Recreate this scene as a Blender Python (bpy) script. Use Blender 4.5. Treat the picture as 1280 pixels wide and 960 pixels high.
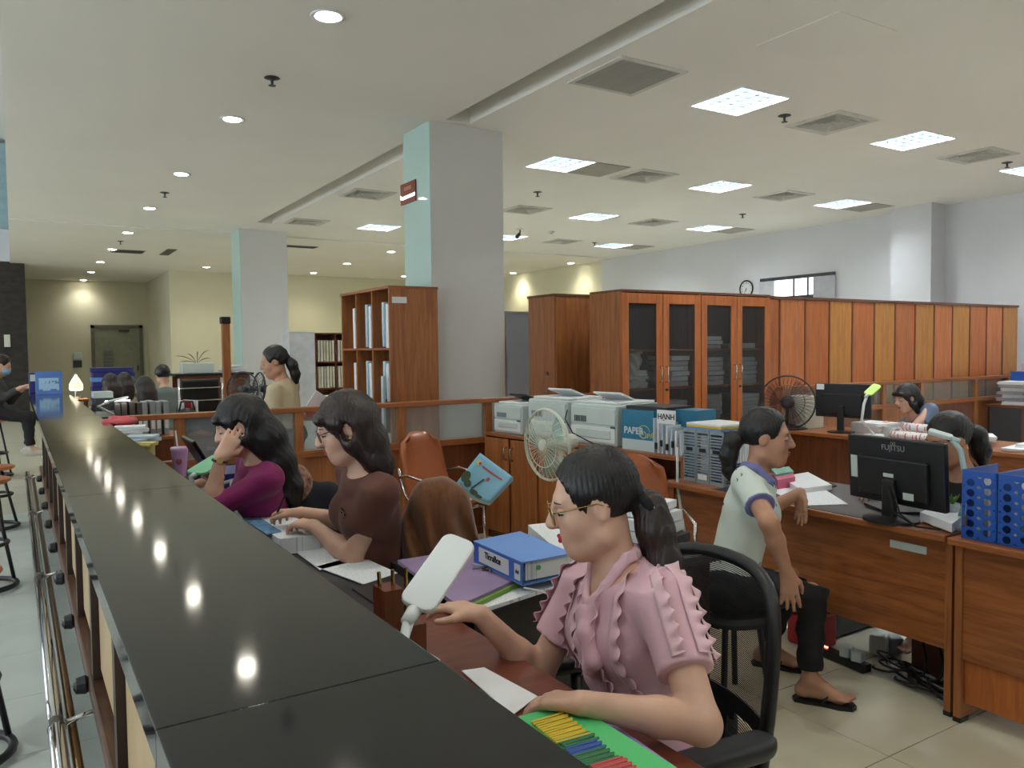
import bpy, math, random
import numpy as np
from mathutils import Vector, Matrix
from mathutils.bvhtree import BVHTree
random.seed(7); rng = np.random.default_rng(7)
for o in list(bpy.data.objects): bpy.data.objects.remove(o)
SC = bpy.context.scene; COL = SC.collection
# ------------------------------------------------------------------ camera
FPX = 990.0; CAMZ = 1.52
def _n(v): v = np.array(v, float); return v/np.linalg.norm(v)
_y = _n([(17-640)/FPX, -(443-480)/FPX, -1.0])
_x = np.array([(2213-640)/FPX, -(418-480)/FPX, -1.0]); _x = _n(_x); _x = _n(_x - _y*(_x@_y))
_z = np.cross(_x, _y)
RM = np.array([_x, _y, _z]); CAM = np.array([0, 0, CAMZ])
cd = bpy.data.cameras.new('camera'); cam = bpy.data.objects.new('camera', cd); COL.objects.link(cam)
cd.sensor_width = 36; cd.lens = FPX*36/1280; cd.clip_start = .02; cd.clip_end = 100
m4 = Matrix.Identity(4)
for i in range(3):
    for j in range(3): m4[i][j] = RM[i][j]
    m4[i][3] = CAM[i]
cam.matrix_world = m4; SC.camera = cam
def ray(px, py): return RM @ np.array([(px-640)/FPX, -(py-480)/FPX, -1.0])
def onz(px, py, z): d = ray(px, py); return CAM + d*(z-CAMZ)/d[2]
def onx(px, py, x): d = ray(px, py); return CAM + d*x/d[0]
def ony(px, py, y): d = ray(px, py); return CAM + d*y/d[1]
def dep(px, py, t): return CAM + ray(px, py)*t
# ------------------------------------------------------------------ world + exposure
w = bpy.data.worlds.new('world'); SC.world = w; w.use_nodes = True
w.node_tree.nodes['Background'].inputs[0].default_value = (.75, .85, .95, 1)
w.node_tree.nodes['Background'].inputs[1].default_value = .35
SC.view_settings.view_transform = 'Standard'; SC.view_settings.look = 'None'
SC.view_settings.gamma = 1; SC.view_settings.use_curve_mapping = False
SC.view_settings.exposure = 1.12
TROFFER_E, DOWN_E, SPOT_W, FILL_PANE_E = 26.0, 26.0, 12.0, 1.7
# ------------------------------------------------------------------ materials
def S(r, g, b):
    f = lambda c: (c/255/12.92) if c/255 <= .04045 else ((c/255+.055)/1.055)**2.4
    return (f(r), f(g), f(b), 1)
MATS = {}
def _base(name):
    m = bpy.data.materials.new(name); m.use_nodes = True; nt = m.node_tree
    return m, nt, nt.nodes['Principled BSDF']
def plain(name, col, rough=.5, metal=0, var=.06, scale=8, bump=0, bscale=60, coat=0, sss=0, stretch=None, emit=None, sheen=0):
    if name in MATS: return MATS[name]
    m, nt, b = _base(name); N = nt.nodes; L = nt.links
    tc = N.new('ShaderNodeTexCoord'); mp = N.new('ShaderNodeMapping'); L.new(tc.outputs['Object'], mp.inputs[0])
    if stretch: mp.inputs['Scale'].default_value = stretch
    nz = N.new('ShaderNodeTexNoise'); nz.inputs['Scale'].default_value = scale; nz.inputs['Detail'].default_value = 4
    L.new(mp.outputs[0], nz.inputs[0])
    rp = N.new('ShaderNodeValToRGB'); c = col
    rp.color_ramp.elements[0].color = (c[0]*(1-var*2), c[1]*(1-var*2), c[2]*(1-var*2), 1); rp.color_ramp.elements[0].position = .3
    rp.color_ramp.elements[1].color = (min(1, c[0]*(1+var)), min(1, c[1]*(1+var)), min(1, c[2]*(1+var)), 1); rp.color_ramp.elements[1].position = .7
    L.new(nz.outputs[0], rp.inputs[0]); L.new(rp.outputs[0], b.inputs['Base Color'])
    b.inputs['Roughness'].default_value = rough; b.inputs['Metallic'].default_value = metal
    b.inputs['Coat Weight'].default_value = coat; b.inputs['Sheen Weight'].default_value = sheen
    if sss: b.inputs['Subsurface Weight'].default_value = sss; b.inputs['Subsurface Radius'].default_value = (.02, .008, .004)
    if bump:
        n2 = N.new('ShaderNodeTexNoise'); n2.inputs['Scale'].default_value = bscale; L.new(mp.outputs[0], n2.inputs[0])
        bp = N.new('ShaderNodeBump'); bp.inputs['Strength'].default_value = bump; bp.inputs['Distance'].default_value = .003
        L.new(n2.outputs[0], bp.inputs['Height']); L.new(bp.outputs[0], b.inputs['Normal'])
    if emit: b.inputs['Emission Color'].default_value = emit[0]; b.inputs['Emission Strength'].default_value = emit[1]
    MATS[name] = m; return m
def wood(name, c1, c2, rough=.38, sc=(14, 14, 1.0)):
    if name in MATS: return MATS[name]
    m, nt, b = _base(name); N = nt.nodes; L = nt.links
    tc = N.new('ShaderNodeTexCoord'); mp = N.new('ShaderNodeMapping'); mp.inputs['Scale'].default_value = sc
    L.new(tc.outputs['Object'], mp.inputs[0])
    nz = N.new('ShaderNodeTexNoise'); nz.inputs['Scale'].default_value = 2.2; nz.inputs['Detail'].default_value = 6; nz.inputs['Distortion'].default_value = .8
    L.new(mp.outputs[0], nz.inputs[0])
    n3 = N.new('ShaderNodeTexNoise'); n3.inputs['Scale'].default_value = 12; n3.inputs['Detail'].default_value = 3; L.new(mp.outputs[0], n3.inputs[0])
    mx = N.new('ShaderNodeMath'); mx.operation = 'MULTIPLY_ADD'; mx.inputs[1].default_value = .35; L.new(n3.outputs[0], mx.inputs[0]); L.new(nz.outputs[0], mx.inputs[2])
    rp = N.new('ShaderNodeValToRGB'); rp.color_ramp.elements[0].color = c1; rp.color_ramp.elements[0].position = .45
    rp.color_ramp.elements[1].color = c2; rp.color_ramp.elements[1].position = .85
    L.new(mx.outputs[0], rp.inputs[0]); L.new(rp.outputs[0], b.inputs['Base Color'])
    b.inputs['Roughness'].default_value = rough; b.inputs['Coat Weight'].default_value = .15; b.inputs['Coat Roughness'].default_value = .25
    MATS[name] = m; return m
def glassy(name, col, alpha=.25, rough=.05):
    if name in MATS: return MATS[name]
    m, nt, b = _base(name); N = nt.nodes; L = nt.links
    out = N['Material Output']; tr = N.new('ShaderNodeBsdfTransparent'); mix = N.new('ShaderNodeMixShader')
    tr.inputs[0].default_value = (min(1, col[0]*.3+.7), min(1, col[1]*.3+.7), min(1, col[2]*.3+.7), 1)
    b.inputs['Base Color'].default_value = col; b.inputs['Roughness'].default_value = rough
    mix.inputs[0].default_value = alpha; L.new(tr.outputs[0], mix.inputs[1]); L.new(b.outputs[0], mix.inputs[2]); L.new(mix.outputs[0], out.inputs[0])
    MATS[name] = m; return m
def emis(name, col, st):
    if name in MATS: return MATS[name]
    m, nt, b = _base(name); b.inputs['Base Color'].default_value = (.8, .8, .8, 1)
    b.inputs['Emission Color'].default_value = col; b.inputs['Emission Strength'].default_value = st
    MATS[name] = m; return m
def mesh_fabric(name, col, scale=420, cover=.62):
    m, nt, b = _base(name); N = nt.nodes; L = nt.links
    tc = N.new('ShaderNodeTexCoord'); mp = N.new('ShaderNodeMapping'); L.new(tc.outputs['Object'], mp.inputs[0]); mp.inputs['Rotation'].default_value = (.5, 0, 0)
    wv = N.new('ShaderNodeTexWave'); wv.bands_direction = 'Z'; wv.inputs['Scale'].default_value = scale/6.28/2; L.new(mp.outputs[0], wv.inputs[0])
    gt = N.new('ShaderNodeMath'); gt.operation = 'GREATER_THAN'; gt.inputs[1].default_value = 1-cover; L.new(wv.outputs['Fac'], gt.inputs[0])
    tr = N.new('ShaderNodeBsdfTransparent'); mix = N.new('ShaderNodeMixShader'); b.inputs['Base Color'].default_value = col; b.inputs['Roughness'].default_value = .6
    L.new(gt.outputs[0], mix.inputs[0]); L.new(tr.outputs[0], mix.inputs[1]); L.new(b.outputs[0], mix.inputs[2]); L.new(mix.outputs[0], N['Material Output'].inputs[0])
    MATS[name] = m; return m
def printed(name, col=S(225, 228, 230), ink=S(188, 190, 196), sc=260):
    """paper with faint lines of print"""
    if name in MATS: return MATS[name]
    m, nt, b = _base(name); N = nt.nodes; L = nt.links
    tc = N.new('ShaderNodeTexCoord')
    wv = N.new('ShaderNodeTexWave'); wv.bands_direction = 'Y'; wv.inputs['Scale'].default_value = sc/6.28; L.new(tc.outputs['Object'], wv.inputs[0])
    mp = N.new('ShaderNodeMapping'); mp.inputs['Scale'].default_value = (sc*.35, sc*.35, 1); L.new(tc.outputs['Object'], mp.inputs[0])
    nz = N.new('ShaderNodeTexNoise'); nz.inputs['Scale'].default_value = 1.5; L.new(mp.outputs[0], nz.inputs[0])
    g1 = N.new('ShaderNodeMath'); g1.operation = 'GREATER_THAN'; g1.inputs[1].default_value = .72; L.new(wv.outputs['Fac'], g1.inputs[0])
    g2 = N.new('ShaderNodeMath'); g2.operation = 'GREATER_THAN'; g2.inputs[1].default_value = .52; L.new(nz.outputs[0], g2.inputs[0])
    mu = N.new('ShaderNodeMath'); mu.operation = 'MULTIPLY'; L.new(g1.outputs[0], mu.inputs[0]); L.new(g2.outputs[0], mu.inputs[1])
    mx = N.new('ShaderNodeMix'); mx.data_type = 'RGBA'; mx.inputs['A'].default_value = col; mx.inputs['B'].default_value = ink
    L.new(mu.outputs[0], mx.inputs['Factor']); L.new(mx.outputs['Result'], b.inputs['Base Color']); b.inputs['Roughness'].default_value = .7
    MATS[name] = m; return m
# ------------------------------------------------------------------ mesh builder
class MB:
    def __init__(s): s.v = []; s.f = []
    def add(s, vs, fs):
        k = len(s.v); s.v += [tuple(map(float, p)) for p in vs]; s.f += [tuple(i+k for i in f) for f in fs]; return s
    def box(s, c, d, rz=0, M=None):
        hx, hy, hz = d[0]/2, d[1]/2, d[2]/2; vs = []
        for x in (-hx, hx):
            for y in (-hy, hy):
                for z in (-hz, hz):
                    p = Vector((x, y, z))
                    if M is not None: p = M @ p
                    elif rz: p = Vector((x*math.cos(rz)-y*math.sin(rz), x*math.sin(rz)+y*math.cos(rz), z))
                    vs.append((p[0]+c[0], p[1]+c[1], p[2]+c[2]))
        return s.add(vs, [(0, 1, 3, 2), (4, 6, 7, 5), (0, 4, 5, 1), (2, 3, 7, 6), (0, 2, 6, 4), (1, 5, 7, 3)])
    def bb(s, x0, x1, y0, y1, z0, z1): return s.box(((x0+x1)/2, (y0+y1)/2, (z0+z1)/2), (abs(x1-x0), abs(y1-y0), abs(z1-z0)))
    def cyl(s, a, b, r0, r1=None, n=12, cap=True):
        r1 = r0 if r1 is None else r1; a = Vector(a); b = Vector(b); d = (b-a).normalized()
        u = d.orthogonal().normalized(); w_ = d.cross(u); vs = []
        for p, r in ((a, r0), (b, r1)):
            for i in range(n): t = 2*math.pi*i/n; vs.append(p+u*math.cos(t)*r+w_*math.sin(t)*r)
        fs = [(i, (i+1) % n, n+(i+1) % n, n+i) for i in range(n)]
        if cap: fs += [tuple(range(n))[::-1], tuple(range(n, 2*n))]
        return s.add(vs, fs)
    def tube(s, pts, r, n=8, closed=False, flat=1.0, up=None):
        P = [Vector(p) for p in pts]; m = len(P); vs = []; fs = []
        rr = r if isinstance(r, (list, tuple)) else [r]*m; pu = None
        for i in range(m):
            a = P[(i-1) % m] if (closed or i > 0) else P[i]; b = P[(i+1) % m] if (closed or i < m-1) else P[i]
            d = (b-a).normalized() if (b-a).length > 1e-9 else Vector((0, 0, 1))
            if pu is None: u = (Vector(up)-d*Vector(up).dot(d)).normalized() if up else d.orthogonal().normalized()
            else: u = (pu-d*pu.dot(d)); u = u.normalized() if u.length > 1e-6 else d.orthogonal().normalized()
            pu = u; w_ = d.cross(u)
            for k in range(n): t = 2*math.pi*k/n; vs.append(P[i]+u*math.cos(t)*rr[i]+w_*math.sin(t)*rr[i]*flat)
        for i in range(m if closed else m-1):
            j = (i+1) % m
            for k in range(n): fs.append((i*n+k, i*n+(k+1) % n, j*n+(k+1) % n, j*n+k))
        if not closed: fs += [tuple(range(n))[::-1], tuple(range((m-1)*n, m*n))]
        return s.add(vs, fs)
    def lathe(s, prof, c=(0, 0, 0), n=20, axis=None):
        vs = []; fs = []; m = len(prof)
        A = Vector(axis).normalized() if axis else Vector((0, 0, 1)); u = A.orthogonal().normalized(); w_ = A.cross(u); c = Vector(c)
        for r, z in prof:
            for k in range(n): t = 2*math.pi*k/n; vs.append(c+u*math.cos(t)*r+w_*math.sin(t)*r+A*z)
        for i in range(m-1):
            for k in range(n): fs.append((i*n+k, i*n+(k+1) % n, (i+1)*n+(k+1) % n, (i+1)*n+k))
        fs += [tuple(range(n))[::-1], tuple(range((m-1)*n, m*n))]
        return s.add(vs, fs)
    def prism(s, poly, off):
        """poly: 3-D points, off: extrusion vector"""
        n = len(poly); off = Vector(off); P = [Vector(p) for p in poly]
        return s.add(P+[p+off for p in P], [tuple(range(n))[::-1], tuple(range(n, 2*n))]+[(i, (i+1) % n, n+(i+1) % n, n+i) for i in range(n)])
    def sheet(s, G):
        """grid of points G[i][j] -> surface"""
        a = len(G); b = len(G[0]); return s.add([p for r in G for p in r], [(i*b+j, i*b+j+1, (i+1)*b+j+1, (i+1)*b+j) for i in range(a-1) for j in range(b-1)])
    def build(s, name, mat, parent=None, smooth=False, bevel=0, solid=0, loc=None):
        me = bpy.data.meshes.new(name); me.from_pydata(s.v, [], s.f); me.update()
        import bmesh
        bm = bmesh.new(); bm.from_mesh(me); bmesh.ops.recalc_face_normals(bm, faces=bm.faces); bm.to_mesh(me); bm.free()
        if smooth: me.shade_smooth() if hasattr(me, 'shade_smooth') else [setattr(p, 'use_smooth', True) for p in me.polygons]
        o = bpy.data.objects.new(name, me); COL.objects.link(o); me.materials.append(mat)
        if parent is not None: o.parent = parent
        if loc is not None: o.location = loc
        if solid: md = o.modifiers.new('solid', 'SOLIDIFY'); md.thickness = solid; md.offset = 0
        if bevel: md = o.modifiers.new('bevel', 'BEVEL'); md.width = bevel; md.segments = 2; md.limit_method = 'ANGLE'; md.angle_limit = .7
        if smooth == 2:
            for e in me.edges: pass
        return o
def tag(o, label, cat, group=None, kind=None):
    o['label'] = label
    if cat: o['category'] = cat
    if group: o['group'] = group
    if kind: o['kind'] = kind
    return o
def struct(o, label, cat='room'):
    o['kind'] = 'structure'; o['label'] = label; o['category'] = cat; return o
def thing(name, label, cat, loc=(0, 0, 0), rz=0, group=None):
    o = bpy.data.objects.new(name, None); COL.objects.link(o); o.location = tuple(map(float, loc)); o.rotation_euler = (0, 0, rz); o.empty_display_size = .1
    return tag(o, label, cat, group)
def dup(root, loc, rz=None, label=None, group=None):
    def cp(o, par):
        c = o.copy(); COL.objects.link(c); c.parent = par
        for ch in list(o.children): cp(ch, c)
        return c
    kids = list(root.children); r = root.copy(); COL.objects.link(r)
    for ch in kids: cp(ch, r)
    r.location = tuple(map(float, loc))
    if rz is not None: r.rotation_euler = (0, 0, rz)
    if label: r['label'] = label
    if group: r['group'] = group
    return r
FONT = None
def text_mesh(name, txt, size, mat, parent, loc, xdir, ydir, thick=.0006, align='CENTER', bold=False):
    cu = bpy.data.curves.new(name, 'FONT'); cu.body = txt; cu.size = size; cu.align_x = align; cu.align_y = 'CENTER'; cu.extrude = thick
    if bold: cu.offset = size*.022
    t = bpy.data.objects.new(name, cu); COL.objects.link(t); bpy.context.view_layer.update()
    me = bpy.data.meshes.new_from_object(t.evaluated_get(bpy.context.evaluated_depsgraph_get()))
    bpy.data.objects.remove(t); o = bpy.data.objects.new(name, me); COL.objects.link(o)
    me.materials.clear(); me.materials.append(mat)
    X = Vector(xdir).normalized(); Y = Vector(ydir); Y = (Y-X*Y.dot(X)).normalized(); Z = X.cross(Y)
    M = Matrix((X, Y, Z)).transposed().to_4x4(); M.translation = Vector(loc); o.parent = parent; o.matrix_local = M
    return o
# ------------------------------------------------------------------ signed-distance modelling for bodies, hair and cloth
V3 = lambda *a: np.array(a if len(a) > 1 else a[0], float)
class Field:
    def __init__(s): s.p = []
    def cone(s, a, b, ra, rb=None, k=.02, op='+', cut=None):
        a = V3(a); b = V3(b); rb = ra if rb is None else rb; ba = b-a; L2 = max(1e-12, ba@ba); r = max(ra, rb)
        def f(X):
            q = X-a; t = np.clip((q@ba)/L2, 0, 1); d = np.linalg.norm(q-t[..., None]*ba, axis=-1)-(ra+(rb-ra)*t)
            if cut is not None:
                for cp, cn in cut: d = np.maximum(d, (X-cp)@cn)
            return d
        s.p.append((f, np.minimum(a, b)-r, np.maximum(a, b)+r, k, op)); return s
    def chain(s, pts, rs, k=.02, op='+'):
        for i in range(len(pts)-1): s.cone(pts[i], pts[i+1], rs[i], rs[i+1], k, op)
        return s
    def ell(s, c, r, ax=None, k=.03, op='+', cut=None):
        c = V3(c); r = V3(r); A = np.eye(3) if ax is None else np.array(ax)
        def f(X):
            q = (X-c)@A.T; u = q/r; k0 = np.linalg.norm(u, axis=-1); k1 = np.linalg.norm(u/r, axis=-1)+1e-9; d = k0*(k0-1)/k1
            if cut is not None:
                for cp, cn in cut: d = np.maximum(d, (X-cp)@cn)
            return d
        ext = np.sqrt(((A*r[:, None])**2).sum(0)); s.p.append((f, c-ext, c+ext, k, op)); return s
    def cut(s, p, n): s.p.append((lambda X, p=V3(p), n=_n(n): (X-p)@n, None, None, 0, 'c')); return s
    def disp(s, g): s.p.append((g, None, None, 0, 'd')); return s
    def mesh(s, h):
        lo = np.min([q[1] for q in s.p if q[4] == '+'], 0)-3*h-.01; hi = np.max([q[2] for q in s.p if q[4] == '+'], 0)+3*h+.01
        n = np.ceil((hi-lo)/h).astype(int)+1; D = np.full(n, .5, np.float32)
        ax = [lo[i]+h*np.arange(n[i]) for i in range(3)]
        for f, a, b, k, op in s.p:
            if op in 'cd':
                X = np.stack(np.meshgrid(*ax, indexing='ij'), -1)
                if op == 'c': D = np.maximum(D, f(X).astype(np.float32))
                else:
                    m = np.abs(D) < .05; D[m] += f(X[m]).astype(np.float32)
                continue
            mg = k+3*h+.012; i0 = np.maximum(0, np.floor((a-mg-lo)/h).astype(int)); i1 = np.minimum(n, np.ceil((b+mg-lo)/h).astype(int)+1)
            if np.any(i1 <= i0): continue
            sl = tuple(slice(i0[j], i1[j]) for j in range(3))
            X = np.stack(np.meshgrid(*[ax[j][sl[j]] for j in range(3)], indexing='ij'), -1); d = f(X).astype(np.float32); O = D[sl]
            if op == '+':
                if k > 0: t = np.clip(.5+.5*(O-d)/k, 0, 1); D[sl] = O*(1-t)+d*t-k*t*(1-t)
                else: D[sl] = np.minimum(O, d)
            else:
                d = -d
                if k > 0: t = np.clip(.5-.5*(O-d)/k, 0, 1); D[sl] = O*(1-t)+d*t+k*t*(1-t)
                else: D[sl] = np.maximum(O, d)
        I = D < 0
        c = np.zeros(np.array(n)-1, np.int8)
        for dx in (0, 1):
            for dy in (0, 1):
                for dz in (0, 1): c += I[dx:n[0]-1+dx, dy:n[1]-1+dy, dz:n[2]-1+dz]
        act = (c > 0) & (c < 8); ids = np.argwhere(act); idx = np.full(act.shape, -1, np.int32); idx[act] = np.arange(len(ids))
        sm = np.zeros((len(ids), 3)); ct = np.zeros(len(ids))
        cor = [(x, y, z) for x in (0, 1) for y in (0, 1) for z in (0, 1)]
        for p in cor:
            for j in range(3):
                if p[j]: continue
                q = list(p); q[j] = 1
                a = D[ids[:, 0]+p[0], ids[:, 1]+p[1], ids[:, 2]+p[2]]; b = D[ids[:, 0]+q[0], ids[:, 1]+q[1], ids[:, 2]+q[2]]
                mk = (a < 0) != (b < 0); t = np.where(mk, a/np.where(mk, a-b, 1), 0); pos = np.tile(np.array(p, float), (len(ids), 1)); pos[:, j] += t
                sm += pos*mk[:, None]; ct += mk
        v = lo+h*(ids+sm/ct[:, None]); fs = []
        for j in range(3):
            s0 = [slice(1, n[i]-1) for i in range(3)]; s1 = list(s0); s0[j] = slice(0, n[j]-1); s1[j] = slice(1, n[j])
            A = I[tuple(s0)]; B = I[tuple(s1)]; e = np.argwhere(A != B); off = np.array([1, 1, 1]); off[j] = 0; e0 = e+off
            u, w_ = (j+1) % 3, (j+2) % 3
            def g(du, dw): q = e0.copy(); q[:, u] += du; q[:, w_] += dw; return idx[q[:, 0], q[:, 1], q[:, 2]]
            qd = np.stack([g(-1, -1), g(0, -1), g(0, 0), g(-1, 0)], 1); fl = ~A[e[:, 0], e[:, 1], e[:, 2]]; qd[fl] = qd[fl][:, ::-1]; fs.append(qd)
        return v, np.concatenate(fs)
    def build(s, name, mat, parent=None, h=.008, org=(0, 0, 0)):
        v, f = s.mesh(h); me = bpy.data.meshes.new(name); me.from_pydata((v-V3(org)).tolist(), [], f.tolist()); me.update()
        for p in me.polygons: p.use_smooth = True
        me.materials.append(mat); o = bpy.data.objects.new(name, me); COL.objects.link(o)
        if parent is not None: o.parent = parent
        return o
# ------------------------------------------------------------------ shared materials
M_CEIL = plain('ceiling_paint', S(236, 233, 226), .8, var=.015, scale=.8)
M_WALL = plain('white_wall_paint', S(214, 215, 218), .75, var=.02, scale=.7)
M_YEL = plain('cream_wall_paint', S(212, 208, 182), .75, var=.025, scale=.7)
M_COLF = plain('column_paint', S(214, 213, 210), .6, var=.02, scale=1)
M_TEAL = plain('pale_teal_column_paint', S(176, 205, 198), .35, var=.02, scale=1, coat=.2)
M_TILE = plain('beige_floor_tile', S(205, 200, 176), .22, var=.03, scale=3)
M_TILEL = plain('pale_grey_floor_tile', S(202, 208, 202), .25, var=.03, scale=3)
M_GROUT = plain('grout', S(110, 104, 88), .8)
M_STONE = plain('dark_wall_stone', S(48, 42, 38), .35, var=.35, scale=5, stretch=(1, 1, 2))
M_WOOD = wood('cherry_wood', S(134, 80, 44), S(174, 110, 62))
M_WOODX = wood('cherry_wood_across', S(126, 72, 38), S(166, 100, 54), sc=(1.2, 1.2, 16))
M_WOODD = wood('dark_cherry_wood', S(92, 48, 26), S(122, 68, 38))
M_WOODR = wood('red_brown_wood', S(92, 44, 30), S(120, 60, 40), sc=(1.5, 14, 14))
M_WOODO = wood('orange_wood', S(158, 84, 34), S(190, 108, 48))
M_WOODY = wood('golden_wood', S(164, 104, 38), S(196, 134, 58))
M_WOODL = wood('light_orange_wood', S(170, 96, 48), S(202, 122, 66))
M_BLACK = plain('black_plastic', S(20, 21, 24), .45, var=.1)
M_BLACKG = plain('glossy_black_plastic', S(14, 14, 16), .22, var=.05)
M_DGREY = plain('dark_grey_plastic', S(58, 60, 64), .5)
M_GREY = plain('grey_plastic', S(140, 150, 156), .45)
M_GREYB = plain('grey_board', S(108, 108, 110), .6, var=.03)
M_WHITE = plain('white_plastic', S(222, 226, 226), .35, var=.02)
M_OFFW = plain('off_white_plastic', S(196, 208, 204), .4, var=.02)
M_CREAM = plain('cream_plastic', S(206, 210, 194), .4, var=.02)
M_CHROME = plain('chrome', S(205, 205, 205), .12, 1, var=.02)
M_STEEL = plain('brushed_steel', S(160, 158, 150), .28, 1, var=.05)
M_BRASS = plain('brass', S(176, 150, 96), .25, 1)
M_PAPER = plain('white_paper', S(226, 228, 230), .75, var=.02)
M_PRINT = printed('printed_paper')
M_BLUE = plain('blue_plastic', S(38, 84, 168), .35)
M_NAVY = plain('navy_plastic', S(44, 46, 120), .4)
M_SKYB = plain('sky_blue_card', S(104, 146, 214), .45, var=.03)
M_RED = plain('red_plastic', S(176, 34, 44), .4)
M_GREEN = plain('green_plastic', S(70, 160, 90), .35)
M_YELLOW = plain('yellow_plastic', S(226, 190, 40), .4)
M_GLASS = glassy('clear_glass', S(200, 215, 215), .16)
M_DGLASS = glassy('dark_cabinet_glass', S(120, 122, 124), .13)
M_GLARE = glassy('reflection_haze_glass', S(176, 184, 190), .38, .25)  # pale haze in this glass stands in for a reflection on the pane
MT_E = emis('troffer_tube_light', (.92, .97, 1, 1), TROFFER_E)
MD_E = emis('downlight_lens', (1, .95, .8, 1), DOWN_E)
# ------------------------------------------------------------------ floor
X0, X1, Y0, Y1, HC = -8.0, 12.0, -6.0, 26.0, 3.62
def bricky(name, col, grout):
    m, nt, b = _base(name); N = nt.nodes; L = nt.links; tc = N.new('ShaderNodeTexCoord')
    br = N.new('ShaderNodeTexBrick'); br.offset = 0; br.inputs['Scale'].default_value = 1; br.inputs['Brick Width'].default_value = .6; br.inputs['Row Height'].default_value = .6
    br.inputs['Mortar Size'].default_value = .003; br.inputs['Color1'].default_value = col; br.inputs['Color2'].default_value = col; br.inputs['Mortar'].default_value = grout
    mp = N.new('ShaderNodeMapping'); mp.inputs['Location'].default_value = (-.29, -.49, 0); L.new(tc.outputs['Object'], mp.inputs[0]); L.new(mp.outputs[0], br.inputs[0])
    L.new(br.outputs[0], b.inputs['Base Color']); b.inputs['Roughness'].default_value = .25; return m
fl = MB().bb(X0, X1, Y0, Y1, -.2, -.003).build('floor', bricky('floor_tile_far', S(196, 194, 176), S(120, 112, 92)))
struct(fl, 'polished beige tiled office floor', 'floor')
tm = MB().box((0, 0, -.006), (.596, .596, .012)); t0 = None; tl0 = None
for i in range(-4, 6):
    for j in range(-1, 13):
        x = 2.69-.3-2.4+.6*i; y = 1.69-.3+.6*j
        if not (-1.9 < x < 3.6): continue
        left = x < .3
        ref = tl0 if left else t0
        if ref is None:
            o = MB().box((0, 0, -.006), (.596, .596, .012)).build('floor_tile', M_TILEL if left else M_TILE, fl, bevel=.0015)
            if left: tl0 = o
            else: t0 = o
        else:
            o = ref.copy(); COL.objects.link(o); o.parent = fl
        o.location = (x, y, 0)
# ------------------------------------------------------------------ ceiling with openings for lights and vents
TX, TY = (5.36, 7.94, 10.52), (2.2, 4.8, 7.44, 10.12, 12.76); VX = (4.1, 6.62, 9.2)
TROF = [(x, y) for x in TX for y in TY+(-.4, -3.0)]
VENT = [(x, y) for x in VX for y in TY]
DARKP = [(11.14, 7.44), (11.14, 10.12), (11.14, 12.76)]
holes = [(x-.29, x+.29, y-.29, y+.29) for x, y in TROF]+[(x-.25, x+.25, y-.25, y+.25) for x, y in VENT]
def plate(x0, x1, y0, y1, z, hs):
    mb = MB(); xs = sorted({x0, x1, *[a for h in hs for a in h[:2] if x0 < a < x1]}); ys = sorted({y0, y1, *[a for h in hs for a in h[2:] if y0 < a < y1]})
    for i in range(len(xs)-1):
        for j in range(len(ys)-1):
            cx, cy = (xs[i]+xs[i+1])/2, (ys[j]+ys[j+1])/2
            if any(h[0] < cx < h[1] and h[2] < cy < h[3] for h in hs): continue
            mb.add([(xs[i], ys[j], z), (xs[i+1], ys[j], z), (xs[i+1], ys[j+1], z), (xs[i], ys[j+1], z)], [(0, 1, 2, 3)])
    return mb
mb = plate(3.675, X1, Y0, 14.55, HC, holes); mb.bb(0, 3.42, Y0, 14.55, HC, HC+.02); mb.bb(0, X1, 14.55, Y1, HC-.02, HC+.02)
mb.bb(0, X1, Y0, Y1, HC+.3, HC+.36)                                    # slab above
for a, b in ((6.54, 7.4), (13.2, 14.55), (-1.6, -1.0)): mb.bb(3.42, 3.675, a, b, HC, HC+.3)
mb.bb(3.40, 3.42, Y0, 14.55, HC+.02, HC+.3); mb.bb(3.675, 3.695, Y0, 14.55, HC+.001, HC+.3)
ce = struct(mb.build('ceiling', M_CEIL), 'pale plaster ceiling with a long recessed slot', 'ceiling')
struct(MB().bb(X0, 0, Y0, Y1, 6.4, 6.5).build('ceiling', M_CEIL), 'high ceiling over the public hall', 'ceiling')
struct(MB().bb(-.001, .03, Y0, Y1, HC+.021, 6.4).build('trim_1', M_WALL), 'white edge of the upper floor beside the open hall', 'trim')
mb = MB().bb(X1, X1+.2, Y0, 15.0, 0, 4).bb(11.62, X1, 6.72, 7.36, 0, HC)
struct(mb.build('wall_right', M_WALL), 'white wall on the right with a projecting pier', 'wall')
struct(MB().bb(X1+.001, X1+.2, 15.0, 21.9, 0, 4).build('wall_right_rear', M_YEL), 'cream side wall at the rear of the hall', 'wall')
mb = MB().bb(3.4, X1, 21.7, 21.9, 0, 4).bb(3.4, 3.6, 21.9, 25.8, 0, 4).bb(.28, 3.6, 25.8, 26, 0, 4)
struct(mb.build('wall_back', M_YEL), 'cream back wall stepping into a deep recess', 'wall')
struct(MB().bb(X0, .28, 21.4, 26, 0, 3.62).build('wall_back_stone', M_STONE), 'dark stone clad wall beyond the counter', 'wall')
mb = MB().bb(X0, .2, 21.4, 21.7, 3.63, 4.35)
struct(mb.build('trim_2', M_WALL), 'white beam above the dark stone wall', 'trim')
struct(MB().bb(X0, .1, 21.45, 21.6, 4.36, 6.3).build('wall_back_upper', plain('pale_blue_panel', S(160, 190, 198), .3)), 'pale blue panel above the white beam', 'wall')
wl = struct(MB().bb(X0-.2, X0, Y0, Y1, 0, 6.5).build('wall_left', M_WALL), 'white wall across the public hall', 'wall')
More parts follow.
